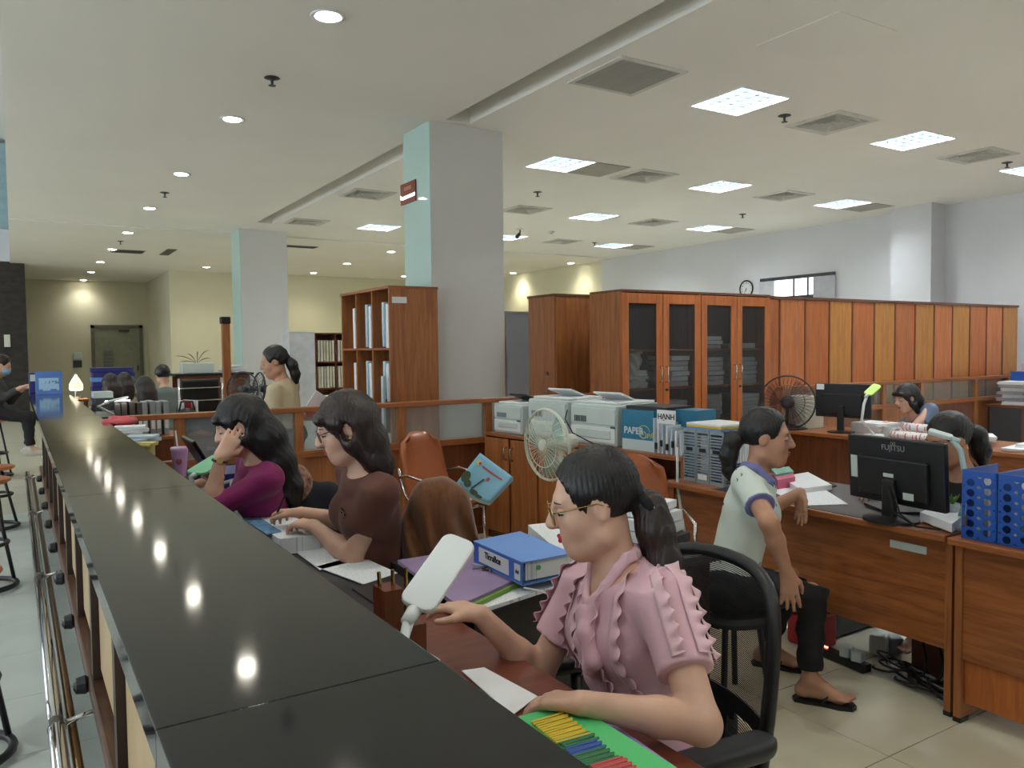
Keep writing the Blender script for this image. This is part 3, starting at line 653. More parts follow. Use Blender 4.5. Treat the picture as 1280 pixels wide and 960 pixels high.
def printer(lab, t, w_, d_, H_, z, big):
    r = thing('printer', lab, 'printer', pcab(t, .05+d_/2, z), prz, None); a, b = w_/2, d_/2
    MB().bb(-a, a, -b, b, 0, H_*.94).build('body', M_OFFW, r, bevel=.012)
    MB().bb(-a+.01, a-.01, -b-.008, -b, .02, H_*.42).build('paper_drawer', M_WHITE, r, bevel=.006)
    MB().bb(-a+.07, a-.05, -b-.014, -b-.008, .05, H_*.36).build('drawer_front', M_OFFW, r, bevel=.004)
    MB().bb(-a+.01, a-.01, -b-.006, -b, H_*.48, H_*.85).build('front_cover', M_OFFW, r, bevel=.006)
    MB().bb(-a+.05, -a+.17, -b-.010, -b-.006, H_*.52, H_*.66).build('label_sticker', printed('sticker', S(120, 130, 135), S(50, 56, 60), 300), r)
    MB().bb(a-.05, a-.01, -b-.012, -b-.006, H_*.42, H_*.46).build('latch', M_DGREY, r)
    MB().bb(-a+.02, a-.02, -b+.03, b-.02, H_*.94, H_).build('top_cover', M_WHITE, r, bevel=.01)
    M = Matrix.Rotation(-.35, 3, 'X'); MB().box((0, .02, H_+.02), (w_*.6, .2, .012), M=M).build('output_flap', M_WHITE if big else M_BLACK, r)
    return r
printer('small white printer at the partition end of the low cabinets', .24, .36, .36, .25, .85, 0)
printer('white printer with a raised flap between two other printers', .72, .44, .40, .31, .85, 1)
printer('big white printer beside the blue paper boxes', 1.21, .46, .42, .30, .85, 1)
# cable of the printer
o = MB().tube([pcab(.98, .02, 1.08), pcab(1.0, -.02, 1.02), pcab(1.1, -.04, .93), pcab(1.3, -.03, .87), pcab(1.45, .0, .86)], .005).build('printer_cable', M_BLACK, None, smooth=True); tag(o, 'thin black cable looping down the front of the printers', 'cable')
# blue paper boxes
M_PBOX = plain('teal_blue_box', S(30, 116, 150), .4, var=.05); M_INK = plain('black_print', S(24, 24, 28), .6); M_GOLD = plain('yellow_print', S(196, 186, 120), .5); M_LPR = plain('white_print', S(208, 222, 226), .5)
r = thing('paper_box', 'blue copy paper box with white base print and lettering', 'box', pcab(1.63, .2, .85), prz)
MB().bb(-.14, .14, -.15, .13, 0, .26).build('carton', M_PBOX, r); MB().bb(-.139, .139, -.151, -.15, 0, .07).build('pale_band', printed('box_base_print', S(190, 206, 210), S(120, 140, 150), 120), r)
text_mesh('lettering', 'PAPER', .062, M_LPR, r, (-.035, -.1515, .125), (1, 0, 0), (0, 0, 1), bold=True)
text_mesh('lettering', 'One', .07, M_GOLD, r, (.085, -.1515, .105), (1, 0, .12), (0, 0, 1))
MB().tube([(.055+.05*math.cos(t), -.152, .125+.04*math.sin(t)) for t in np.linspace(0, 6.0, 22)], .0025, n=5).build('ring_mark', M_GOLD, r)
MB().bb(-.15, .2, -.1, .16, .26, .285).build('black_tray', M_BLACK, r)
r = thing('paper_box', 'open blue box full of clipped papers with a name card', 'box', pcab(1.885, .22, .85), prz)
MB().bb(-.11, .12, -.04, .15, 0, .27).build('carton', M_PBOX, r)
for k in range(7):
    G = [[(-.10+.03*k+.008*j*(k > 2), -.16+.02*j, .005+.2*i/3-.0*j) for j in range(6)] for i in range(4)]
    MB().box((-.095+.03*k, -.11, .11-.008*k), (.014, .13, .22-.012*k), rz=.1*(k-3)).build('clipped_papers', M_PAPER if k % 2 else plain('bluish_paper', S(190, 206, 220), .7), r)
for k in range(4): MB().box((-.09+.045*k, -.178, .045+.02*(k % 2)), (.014, .012, .04)).build('binder_clip', M_BLACK, r)
c_ = MB().box((.01, -.195, .235), (.15, .003, .085)).build('name_card', M_PAPER, r)
text_mesh('lettering', 'HẠNH', .047, M_INK, c_, (.01, -.1975, .235), (1, 0, 0), (0, 0, 1), bold=True)
# grey slotted file holder on the end of the long desk, calendar sheet on its side
r = thing('file_holder', 'grey slotted plastic file holder with three compartments', 'file holder', (3.37, 3.16, .755), math.radians(-92))
for k in range(3):
    x = -.105+.105*k
    mb = MB().bb(x-.05, x-.042, -.13, -.122, 0, .30).bb(x+.042, x+.05, -.13, -.122, 0, .30).bb(x-.042, x+.042, -.13, -.122, 0, .02).bb(x-.042, x+.042, -.13, -.122, .28, .30).bb(x-.042, x+.042, -.13, -.122, .17, .20)
    b = mb.build('compartment_front', M_GREY, r)
    for z in list(np.arange(.035, .165, .016))+list(np.arange(.215, .275, .016)): MB().box((x, -.126, z), (.084, .006, .009)).build('slat', M_GREY, b)
    MB().box((x, -.131, .185), (.05, .004, .02)).build('finger_hole', M_BLACK, b)
    MB().bb(x-.05, x+.05, -.12, .13, 0, .006).build('bottom', M_GREY, r); MB().bb(x-.05, x-.046, -.122, .13, 0, .28).build('divider', M_GREY, r)
MB().bb(.154, .160, -.13, .13, 0, .29).build('side_panel', M_GREY, r); MB().box((.0, -.132, .035), (.07, .003, .03)).build('white_sticker', M_PAPER, r)
for z in np.arange(.02, .12, .014): MB().box((.162, 0, z), (.003, .22, .006)).build('side_slot', M_DGREY, r)
MB().box((.163, -.01, .195), (.003, .2, .14)).build('calendar_sheet', printed('calendar_print', S(222, 226, 228), S(120, 130, 150), 200), r)
for k in range(3):
    o = MB().bb(-.03, .03, -.11, .11, 0, .26).build('folder', [M_NAVY, M_PAPER, M_PBOX][k], None, loc=(3.37, 3.06+.105*k, .762)); o.rotation_euler = (0, 0, math.radians(-92)); tag(o, ['navy folder', 'white folder', 'teal folder'][k]+' standing inside the grey slotted holder', 'folder')
for i, (m_, zz) in enumerate(((M_SKYB, 1.062), (M_YELLOW, 1.074), (M_PAPER, 1.086))): o = MB().bb(-.14, .12, -.12, .14, 0, .01).build('folder', m_, None, loc=(3.38, 3.15, zz-.006)); tag(o, ['blue', 'yellow', 'white'][i]+' folder lying flat on the grey slotted holder', 'folder')
r = thing('power_box', 'grey twin power socket box fixed under the desk end', 'socket', (3.27, 3.17, .52)); MB().bb(-.03, .03, -.06, .06, 0, .17).build('box', M_GREY, r, bevel=.006)
for z in (.06, .12): MB().box((-.031, -.0, z), (.003, .03, .02)).build('socket_hole', M_DGREY, r)
o = MB().tube([(3.18, 3.3, .95), (3.16, 3.28, .75), (3.12, 3.2, .55), (2.95, 2.95, .35)], .008).build('grey_cable', M_OFFW, None, smooth=True); tag(o, 'pale cable running down behind the orange chair', 'cable')
# ------------------------------------------------------------------ desk line where the polo-shirted woman leans
def panel_desk(lab, x0, x1, y0, y1, zt, pz, grp, topm=M_WOODX, frontm=M_WOODX, rz=0, extra=True):
    r = thing('office_desk', lab, 'desk', ((x0+x1)/2, (y0+y1)/2, 0), rz, grp); a, b = (x1-x0)/2, (y1-y0)/2
    MB().bb(-a, a, -b, b, zt-.028, zt).build('desktop', topm, r, bevel=.004)
    MB().bb(-a+.07, -a+.09, -b+.03, b-.03, pz, zt-.028).build('front_panel', frontm, r)
    for s in (-1, 1):
        MB().bb(-a+.06, a-.05, s*(b-.015)-.014, s*(b-.015)+.014, .02, zt-.028).build('side_panel', M_WOOD, r)
        MB().bb(-a+.06, -a+.12, s*(b-.015)-.016, s*(b-.015)+.016, 0, .02).build('foot', M_BLACK, r)
    return r
G1 = 'wooden desks along the aisle'
dA = panel_desk('wooden desk with raised front panel where the woman in the pale polo leans', 3.12, 3.85, 1.735, 3.36, .755, .27, G1)
MB().bb(-.34, .35, -.6, .45, .7552, .757).build('desk_mat', plain('dark_mat', S(56, 54, 58), .4), dA); MB().box((-.298, -.62, .66), (.006, .16, .032)).build('name_plate', M_OFFW, dA)
dB = panel_desk('wooden desk with low drawer front under the blue perforated file racks', 3.10, 3.85, -.2, 1.715, .755, .26, G1)
MB().bb(-.29, -.276, -.85, .925, .08, .255).build('lower_drawer', M_WOODO, dB); MB().bb(-.31, -.25, .94, .955, 0, .72).build('corner_post', M_WOOD, dB)
panel_desk('wooden desk carrying the big black fan and small monitor', 5.97, 6.62, 3.55, 5.0, .745, .05, G1, frontm=M_WOODD)
panel_desk('wooden desk covered with loose papers behind the dark-clad woman', 5.93, 6.62, 1.2, 3.53, .745, .05, G1, topm=M_WOODX)
r = desk_plain('dark_table', 'dark wooden table with piled papers and a blue basket by the wall partition', 10.4, 11.3, 3.6, 5.3, .75, M_WOODD, plain('very_dark_wood', S(40, 26, 22), .4)); 
# ------------------------------------------------------------------ chairs
M_ORL = plain('orange_brown_leather', S(168, 92, 48), .35, var=.08, scale=5, coat=.2)
def orange_chair(lab, loc, rz):
    r = thing('shell_chair', lab, 'chair', loc, rz, 'orange shell chairs with chrome frames')
    G = []
    for i in range(13):
        t = i/12; row = []
        for j in range(11):
            u = -1+2*j/10
            # side profile: front of seat -> back of seat -> top of back
            if t < .42: q = t/.42; y = .22-.40*q; z = .45-.02*q+.02*(1-q)**2; hw = .215
            else: q = (t-.42)/.58; y = -.18-.12*q-.02*math.sin(q*3); z = .43+.50*q; hw = .21-.03*q
            e = abs(u); sh = (1-max(0, (t-.85)/.15)**2*.35) if t > .85 else 1
            row.append((u*hw*sh, y+(.035*e**2 if t > .42 else 0), z+(.025*e**2 if t < .42 else -(.05*e**3 if t > .92 else 0))))
        G.append(row)
    MB().sheet(G).build('shell', M_ORL, r, smooth=True, solid=.03, bevel=.0)
    for s in (-1, 1):
        MB().tube([(s*.2, .2, 0.012), (s*.2, .17, .40), (s*.2, -.1, .41), (s*.205, -.2, .5), (s*.205, -.27, .68)], .011).build('side_frame', M_CHROME, r, smooth=True)
        MB().tube([(s*.2, -.05, .4), (s*.2, -.26, .012)], .011).build('leg', M_CHROME, r, smooth=True)
        MB().tube([(s*.235, .13, .42), (s*.25, .1, .62), (s*.25, -.12, .65), (s*.22, -.24, .62)], .011).build('armrest', M_CHROME, r, smooth=True)
    MB().tube([(-.2, .12, .40), (.2, .12, .40)], .01).build('crossbar', M_CHROME, r)
    return r
oc = orange_chair('orange-brown shell chair with folded posters on its arm by the partition', (2.55, 4.95, 0), math.radians(196))
oc2 = dup(oc, (2.72, 3.08, 0), math.radians(150), 'orange-brown shell chair pulled up to the low cabinets behind the ponytailed woman')
def office_chair(lab, loc, rz, grp=None):
    """black mesh chair, local +Y is the sitter's front"""
    r = thing('office_chair', lab, 'chair', loc, rz, grp)
    out = [(-.2, .0), (-.235, .12), (-.245, .3), (-.225, .43), (-.15, .49), (0, .505), (.15, .49), (.225, .43), (.245, .3), (.235, .12), (.2, .0), (.1, -.03), (-.1, -.03)]
    def bp(x, z): return (x, -.25-.05*(z/.5)+.06*(x/.25)**2, .47+z)
    fine = []
    for i in range(len(out)):
        p0, p1, p2, p3 = [np.array(out[(i+q) % len(out)]) for q in (-1, 0, 1, 2)]
        for t in (0, .33, .66): fine.append(.5*((2*p1)+(-p0+p2)*t+(2*p0-5*p1+4*p2-p3)*t*t+(-p0+3*p1-3*p2+p3)*t**3))
    MB().tube([bp(*q) for q in fine], .017, n=10, closed=True).build('back_frame', M_BLACK, r, smooth=True)
    def wid(z): return np.interp(z, [-.02, .12, .3, .43, .48], [.20, .235, .245, .22, .17])-.005
    MB().sheet([[bp(u*wid(z), z) for u in np.linspace(-1, 1, 13)] for z in np.linspace(.17, .49, 12)]).build('mesh_back', MATS.get('mesh_weave') or mesh_fabric('mesh_weave', S(16, 16, 18), 1000, .56), r, smooth=True)
    G = [[bp(u*wid(z), z) for u in np.linspace(-1, 1, 17)] for z in np.linspace(-.02, .17, 10)]; mb = MB(); b_ = 17
    vs = [p for row in G for p in row]; fs = []
    for i in range(9):
        for j in range(16):
            cx, cz = (j+.5-8)/8*.22, -.02+.021*(i+.5)
            if ((abs(cx)-.115)/.06)**2+((cz-.075)/.06)**2 > 1: fs.append((i*b_+j, i*b_+j+1, (i+1)*b_+j+1, (i+1)*b_+j))
    mb.add(vs, fs).build('lumbar_panel', M_BLACK, r, solid=.006)
    MB().sheet([[bp(u*wid(z), z) for u in np.linspace(-1, 1, 9)] for z in np.linspace(0, .15, 6)]).build('lumbar_mesh', MATS.get('lumbar_weave') or mesh_fabric('lumbar_weave', S(26, 26, 24), 700, .5), r)
    MB().tube([(0, -.3, .55), (0, -.31, .43), (0, -.1, .40)], .03, n=8, flat=.5).build('back_support', M_BLACK, r, smooth=True)
    Field().ell((0, 0, .45), (.25, .25, .05), k=.02).build('seat', M_BLACK, r, .014)
    for s in (-1, 1):
        MB().tube([(s*.2, -.02, .42), (s*.29, -.02, .43), (s*.3, -.02, .62)], .017).build('arm_post', M_BLACK, r, smooth=True)
        Field().cone((s*.3, -.13, .645), (s*.3, .13, .645), .04, .038, k=0).cut((0, 0, .66), (0, 0, 1)).build('armrest', M_BLACK, r, .01)
    MB().cyl((0, 0, .08), (0, 0, .41), .027).build('gas_lift', M_DGREY, r)
    for k in range(5):
        a = 2*math.pi*k/5+.3; e = (.29*math.cos(a), .29*math.sin(a), .085); MB().tube([(0, 0, .11), e], [.03, .02]).build('base_arm', M_BLACK, r, smooth=True); MB().cyl((e[0]-.02*math.sin(a), e[1]+.02*math.cos(a), .031), (e[0]+.02*math.sin(a), e[1]-.02*math.cos(a), .031), .03).build('caster', M_BLACK, r)
    return r
# ------------------------------------------------------------------ people
M_SKIN = plain('skin', S(214, 170, 146), .5, var=.05, scale=14, sss=.12); M_SKIN2 = plain('skin_tan', S(188, 140, 114), .5, var=.05, scale=14, sss=.12)
M_LIP = plain('lips', S(160, 86, 82), .4); M_EYEW = plain('eye_white', S(210, 206, 200), .25); M_EYED = plain('eye_dark', S(26, 18, 16), .2)
def hairmat(name, a): return plain(name, a, .38, var=.35, scale=30, stretch=(3, 3, .4), bump=.5, bscale=120)
M_HBLK = hairmat('black_hair', S(22, 19, 20)); M_HBRN = hairmat('dark_brown_hair', S(46, 32, 28)); M_HBR2 = hairmat('brown_black_hair', S(34, 24, 22))
UP = V3(0, 0, 1)
def facing(px, ang, pitch=0, side=-1):
    """direction of someone seen in profile: side -1 looks to image left, +1 right; ang turns towards the viewer"""
    r_ = ray(px, 443); r_ = _n([r_[0], r_[1], 0]); rt = V3(r_[1], -r_[0], 0); a = math.radians(ang)
    h = rt*side*math.cos(a)-r_*math.sin(a); p = math.radians(pitch); return _n(h*math.cos(p)+UP*math.sin(p))
def axes(F, U=UP):
    F = _n(F); R = _n(np.cross(F, U)); return R, F, np.cross(R, F)
def ik(a, b, l1, l2, pole):
    a = V3(a); b = V3(b); d = b-a; L = np.linalg.norm(d)
    if L > (l1+l2)*.995: b = a+d/L*(l1+l2)*.995; d = b-a; L = np.linalg.norm(d)
    x = (l1*l1-l2*l2+L*L)/(2*L); h = math.sqrt(max(0, l1*l1-x*x)); u = d/L; p = V3(pole)-u*(V3(pole)@u); p = p/(np.linalg.norm(p)+1e-9)
    return a+u*x+p*h, b
def hand(f, wr, d, n, side, curl=.35, spread=.10, s=1.0):
    """d: finger direction, n: palm facing direction, side: +1 thumb towards d x n"""
    d = _n(d); n = V3(n); n = _n(n-d*(n@d)); t = np.cross(d, n)*side; wr = V3(wr)
    kn = []
    for i, o in enumerate((.030, .010, -.010, -.028)):
        K = wr+d*(.088-.004*abs(i-1)-.004*(i == 3))*s+t*o*s; kn.append(K); f.cone(wr+t*o*.55*s, K, .0135*s, .0105*s, k=.014)
    for i, K in enumerate(kn):
        L = (.070, .078, .072, .056)[i]*s; a = (1.5-i)*spread; dr = _n(d+t*a); p = K; ang = 0
        for j, q in enumerate((.45, .31, .24)):
            ang += curl*(.8 if j == 0 else 1.0); v = dr*math.cos(ang)+n*math.sin(ang); p2 = p+v*L*q; f.cone(p, p2, (.0098, .0088, .0078)[j]*s, (.0088, .0078, .0066)[j]*s, k=.003); p = p2
    b = wr+d*.02*s+t*.02*s; m_ = b+(d*.6+t*.65+n*.25)*.042*s; e = m_+(d*.85+t*.3+n*.35)*.03*s; e2 = e+(d*.95+t*.05+n*.3)*.026*s
    f.cone(b, m_, .015*s, .0115*s, k=.012); f.cone(m_, e, .0115*s, .0098*s, k=.004); f.cone(e, e2, .0098*s, .0075*s, k=.003)
def head_prims(f, c, R, F, U, s=1):
    A = [R, F, U]; P = lambda r_, f_, u_: c+(R*r_+F*f_+U*u_)*s
    f.ell(P(0, -.012, .03), V3(.074, .094, .088)*s, A, k=0); f.ell(P(0, .018, -.03), V3(.061, .074, .088)*s, A, k=.03)
    f.cone(P(0, .060, -.100), P(0, .066, -.094), .021*s, .02*s, k=.045)
    for q in (-1, 1): f.cone(P(q*.05, .0, -.075), P(q*.018, .058, -.102), .02*s, .016*s, k=.035); f.ell(P(q*.033, .058, -.032), V3(.026, .024, .026)*s, A, k=.03)
    f.cone(P(-.034, .076, .024), P(.034, .076, .024), .013*s, k=.02)
    for q in (-1, 1): f.ell(P(q*.031, .098, .003), V3(.017, .014, .011)*s, A, k=.012, op='-')
    f.cone(P(0, .092, .014), P(0, .113, -.026), .0075*s, .0115*s, k=.012); f.ell(P(0, .104, -.031), V3(.017, .012, .009)*s, A, k=.010)
    f.ell(P(0, .083, -.066), V3(.024, .012, .016)*s, A, k=.014)
    for q in (-1, 1):
        f.ell(P(q*.074, -.008, -.006), V3(.010, .019, .031)*s, A, k=.008); f.ell(P(q*.084, -.004, -.004), V3(.006, .009, .017)*s, A, k=.006, op='-')
def face_parts(root, org, c, R, F, U, s=1, lip=None, skin=M_SKIN, brow=M_HBLK):
    P = lambda r_, f_, u_: V3(c+(R*r_+F*f_+U*u_)*s-V3(org))
    for q in (-1, 1):
        e = Field().ell(P(q*.031, .078, .001), V3(.0150, .0125, .0070)*s, [R, F, U], k=0).build('eye', M_EYEW, root, .002)
        Field().ell(P(q*.031, .0885, -.003), V3(.0055, .003, .0045)*s, [R, F, U], k=0).build('iris', M_EYED, e, .0011)
        Field().ell(P(q*.031, .0785, .0055), V3(.0158, .0132, .0078)*s, [R, F, U], k=0).build('eyelid', skin, root, .002)
        MB().tube([P(q*.031+.016*t*q, .0905-.010*t*t, .000-.003*abs(t)) for t in np.linspace(-1, 1, 7)], .0016*s, n=5).build('eyelashes', M_EYED, root)
        MB().tube([P(q*.031+.02*t*q, .094-.013*max(0, t)**2-.002, .026-.003*t*t) for t in np.linspace(-1, 1, 7)], [.0012*s, .0024*s, .0027*s, .0027*s, .0024*s, .0018*s, .0009*s], n=5, flat=.6).build('eyebrow', brow, root)
    f = Field()
    f.cone(P(-.019, .089, -.064), P(0, .099, -.060), .0028*s, .0048*s, k=.003).cone(P(0, .099, -.060), P(.019, .089, -.064), .0048*s, .0028*s, k=.003)
    f.cone(P(-.017, .089, -.066), P(0, .098, -.071), .003*s, .0058*s, k=.002).cone(P(0, .098, -.071), P(.017, .089, -.066), .0058*s, .003*s, k=.002)
    f.build('lips', lip or M_LIP, root, .002)
def strand(c, R, F, U, amp=.0022, n=46):
    def g(X):
        q = X-c; a = np.arctan2(q@R, q@F+.03); w_ = np.clip((-.02-(q@U))/.03, 0, 1); return amp*((1-w_)*np.sin(a*n+3*np.sin((q@U)*25))+w_*.8*np.sin((q@R)*520+(q@F)*260+1.5*np.sin((q@U)*14)))
    return g
def hair(style, root, org, c, R, F, U, mat, h, s=1, tail=None):
    A = [R, F, U]; P = lambda r_, f_, u_: c+(R*r_+F*f_+U*u_)*s; f = Field()
    f.ell(P(0, -.016, .036), V3(.085, .103, .097)*s, A, k=0)
    if style == 'pony':
        f.ell(P(0, .118, -.022), V3(.10, .088, .122)*s, A, k=.012, op='-'); f.ell(P(0, -.0, -.125), V3(.13, .20, .088)*s, A, k=.015, op='-')
        for q in (-1, 1): f.ell(P(q*.09, .008, -.012), V3(.03, .024, .036)*s, A, k=.008, op='-')
        if tail: f.ell(P(*tail[0][:3]), V3(.03, .03, .03)*s, A, k=.02); pt = Field().chain([P(*t[:3]) for t in tail], [t[3]*s for t in tail], k=.03).disp(lambda X: .0018*np.sin(((X-c)@R)*420+((X-c)@F)*200)); pt.build('ponytail', M_HBRN if h < .005 else mat, root, h, org)
    elif style == 'short':
        f.ell(P(0, .115, -.03), V3(.10, .085, .112)*s, A, k=.012, op='-'); f.ell(P(0, .02, -.135), V3(.13, .2, .10)*s, A, k=.02, op='-')
        for q in (-1, 1): f.ell(P(q*.09, .008, -.012), V3(.03, .024, .036)*s, A, k=.008, op='-')
    else:
        f.ell(P(0, .118, -.05), V3(.066, .075, .108)*s, A, k=.012, op='-')
        f.cone(P(-.045, .082, .055), P(.045, .082, .055), .020*s, k=.02)
        L = tail
        for q in (-1, 1): f.chain([P(q*.058, .028, .03), P(q*.072, .006 if q < 0 else -.028, -.06), P(q*.066, -.03, -.15)], [.03*s, .026*s, .022*s], k=.03)
        f.chain([P(*t[:3]) for t in L], [t[3]*s for t in L], k=.05); f.chain([P(.045, -.05, 0)]+[P(t[0]+.04, t[1], t[2]) for t in L[1:]], [.05*s]+[t[3]*.8*s for t in L[1:]], k=.05); f.chain([P(-.045, -.05, 0)]+[P(t[0]-.04, t[1], t[2]) for t in L[1:]], [.05*s]+[t[3]*.8*s for t in L[1:]], k=.05)
        f.ell(P(-.088, .01, -.01), V3(.02, .022, .035)*s, A, k=.008, op='-')
    f.disp(strand(c, R, F, U)); return f.build('hair', mat, root, h, org)
def person(lab, headc, F, pelvis, tdir, aL, aR, legs, shirt, sleeve, pants, hairstyle, hmat, tail, skin=M_SKIN, h=.008, s=1.0, hem=.0, lip=None, face=True, hh=None, wide=1.0, collar=.03, cuff=None, neckcut=True, shirtname='shirt', pantsname='trousers', hairh=None, fold=.004, group=None, bare_legs=None, curl=.35):
    """aL / aR: (wrist, finger direction, palm normal, elbow pole); legs: [(ankle, knee pole, toe direction) left, right]"""
    headc = V3(headc); pelvis = V3(pelvis); R, F, U = axes(F); org = V3(pelvis[0], pelvis[1], 0)
    root = thing('person', lab, 'person', org, 0, group)
    nb = headc-U*.125*s-F*.028*s-UP*.035*s
    Ut = _n(nb-pelvis); L = np.linalg.norm(nb-pelvis); tR = _n(np.cross(tdir, Ut)); tF = np.cross(Ut, tR); T = [tR, tF, Ut]; q = L/.5
    sh = {i: nb-Ut*.06*s+tR*i*.158*s*wide for i in (-1, 1)}
    B = Field(); G = Field(); l1, l2 = .275*s, .235*s; info = dict(sh=sh, T=T, pelvis=pelvis, nb=nb, root=root, org=org, head=(headc, R, F, U))
    def torso(f, e, bust=True):
        f.ell(pelvis+Ut*.02, V3(.165*wide, .118, .12)*s+e, T, k=0); f.ell(pelvis+Ut*.17*q, V3(.132*wide, .10, .13)*s+e, T, k=.06); f.ell(pelvis+Ut*.33*q, V3(.148*wide, .104, .15)*s+e, T, k=.06)
        f.cone(sh[-1]+tR*.02, sh[1]-tR*.02, .055*s+e, k=.06)
        if bust:
            for i in (-1, 1): f.ell(pelvis+Ut*.325*q+tR*i*.068*s+tF*.075*s, V3(.062, .052, .062)*s+e, T, k=.05)
        f.cone(nb-Ut*.06*s, nb-Ut*.01, .07*s+e*.5, .055*s+e*.5, k=.05)
    torso(B, -.012); torso(G, .004)
    B.cone(nb-Ut*.04, headc-U*.055*s-F*.024*s, .047*s, .044*s, k=.03)
    head_prims(B, headc, R, F, U, s)
    for i, a in ((-1, aL), (1, aR)):
        if a is None: continue
        e, wr = ik(sh[i], a[0], l1, l2, a[3]); info['elbow%d' % i] = e; info['wrist%d' % i] = wr
        B.cone(sh[i], e, .044*s, .038*s, k=.02); m_ = e+(wr-e)*.35; B.cone(e, m_, .037*s, .036*s, k=.02); B.cone(m_, wr, .036*s, .024*s, k=.02)
        hand(B, wr, a[1], a[2], a[4] if len(a) > 4 else i, s=s*.97, curl=a[5] if len(a) > 5 else curl)
        if sleeve <= 1:
            p = sh[i]+(e-sh[i])*sleeve; G.cone(sh[i], sh[i]+(e-sh[i])*(sleeve+.25), .060*s, .060*s, k=.04, cut=[(p, _n(e-sh[i]))])
        else:
            G.cone(sh[i], e, .056*s, .048*s, k=.04); p = e+(wr-e)*(sleeve-1); G.cone(e, wr, .048*s, .037*s, k=.03, cut=[(p, _n(wr-e))])
    if legs:
        K = Field(); K.ell(pelvis+Ut*.0, V3(.17*wide, .125, .115)*s, T, k=0)
        for i, (an, pole, toe) in zip((-1, 1), legs):
            hp = pelvis+tR*i*.085*s-Ut*.03; kn, an = ik(hp, an, .40*s, .39*s, pole); toe = _n(toe)
            K.cone(hp, kn, .092*s, .066*s, k=.05); K.cone(kn, an, .064*s, .05*s, k=.03, cut=[(an+(kn-an)*.12, _n(an-kn))])
            B.cone(hp, kn, .05*s, .035*s, k=.02); B.cone(kn, an, .035*s, .032*s, k=.01); heel = an-toe*.03-UP*.045; ball = an+toe*.12-UP*.058
            B.cone(an, heel, .032*s, .028*s, k=.02); B.cone(heel, ball, .027*s, .024*s, k=.02); B.cone(an+toe*.02, ball, .03*s, .022*s, k=.02)
            sd = np.cross(toe, UP)
            for j in range(5): b0 = ball+sd*(.026-.013*j)*(1 if i < 0 else -1); B.cone(b0, b0+toe*(.055-.006*j), .012-.0012*j, .009-.0008*j, k=.004)
        if fold: K.disp(lambda X: .004*np.sin(X[..., 0]*38+X[..., 2]*55+2*np.sin(X[..., 1]*30)))
        K.cut(pelvis+Ut*.10, Ut); K.build(pantsname, pants, root, max(h, .009), org)
    G.cut(nb-Ut*.012+tF*.015, _n(Ut*.9+tF*.35)) if neckcut else None
    if collar > .05: G.ell(nb+tF*.075-Ut*.035*s, (.036, .06, .07), T, k=.015, op='-')
    G.cut(pelvis+Ut*hem, -Ut)
    if fold: G.disp(lambda X: fold*np.sin((X@tR)*40+2.2*np.sin((X@Ut)*22)+(X@tF)*25)*np.clip(.6-(X-pelvis)@Ut, .12, 1))
    B.build('body', skin, root, h, org); info['shirt'] = G.build(shirtname, shirt, root, h, org)
    if face: face_parts(root, org, headc, R, F, U, s, lip, skin)
    if hairstyle: hair(hairstyle, root, org, headc, R, F, U, hmat, hairh or h, s, tail)
    return info
def glasses(lab, hd, mat, s=1, sq=.6, lens=True):
    c, R, F, U = hd; r = thing('eyeglasses', lab, 'eyeglasses', c); P = lambda a, b, d: Vector((R*a+F*b+U*d)*s)
    for q in (-1, 1):
        pts = []
        for t in np.linspace(0, 2*math.pi, 20, endpoint=False):
            ca, sa = math.cos(t), math.sin(t); x = .025*abs(ca)**sq*np.sign(ca); z = .021*abs(sa)**sq*np.sign(sa); pts.append(P(q*.034+x, .106-.10*max(0, abs(q*.034+x)-.03), -.002+z))
        MB().tube(pts, .0017, n=6, closed=True).build('rim', mat, r, smooth=True)
        if lens: MB().add(pts, [tuple(range(20))]).build('lens', M_GLASS, r)
        MB().tube([P(q*.058, .103, .008), P(q*.071, .07, .010), P(q*.079, .0, .010), P(q*.080, -.025, -.004)], .0018, n=6).build('temple', mat, r, smooth=True)
    MB().tube([P(-.010, .107, .002), P(0, .110, .006), P(.010, .107, .002)], .0015, n=6).build('bridge', mat, r)
    return r
# ---- woman in the pink ruffled blouse
M_PINK = plain('dusty_pink_cloth', S(222, 178, 190), .75, var=.05, scale=6, bump=.15, bscale=300, sheen=.2); M_DARKT = plain('black_cloth', S(20, 20, 24), .8, var=.1)
hc = dep(742, 627, 1.88); Fp = facing(742, 8, -13); td = facing(790, 34)
pel = dep(822, 640, 1.86); pel = V3(pel[0], pel[1], .56)
wL = onz(728, 879, .825); dL = onz(655, 872, .80)-wL; wR = dep(600, 768, 1.98); dR = dep(552, 752, 2.05)-wR
p1 = person('woman in a pink ruffled blouse and gold glasses working behind the counter', hc, Fp, pel, td,
    (wL, dL, (0, 0, -1), V3(.5, -.8, -.5)), (wR, dR, (0, 0, -1), V3(0, .1, -1)),
    [(V3(.95, 1.30, .10), V3(-.5, 0, 1), td), (V3(1.0, 1.62, .10), V3(-.5, 0, 1), td)],
    M_PINK, .62, M_DARKT, 'pony', M_HBLK, [(0, -.105, -.02, .026), (0, -.126, -.045, .034), (-.01, -.126, -.10, .040), (-.02, -.124, -.18, .040), (-.03, -.13, -.26, .032), (-.04, -.14, -.35, .012)],
    h=.0055, s=1.0, hem=-.02, wide=1.05, hairh=.0045, collar=.1, shirtname='blouse', lip=plain('red_lips', S(190, 40, 70), .3), fold=.003)
glasses('gold rimmed eyeglasses on the pink-bloused woman', p1['head'], M_BRASS)
rt = p1['root']; me = p1['shirt'].data; bvh = BVHTree.FromPolygons([v.co for v in me.vertices], [p.vertices for p in me.polygons]); tR, tF, Ut = p1['T']; org = p1['org']
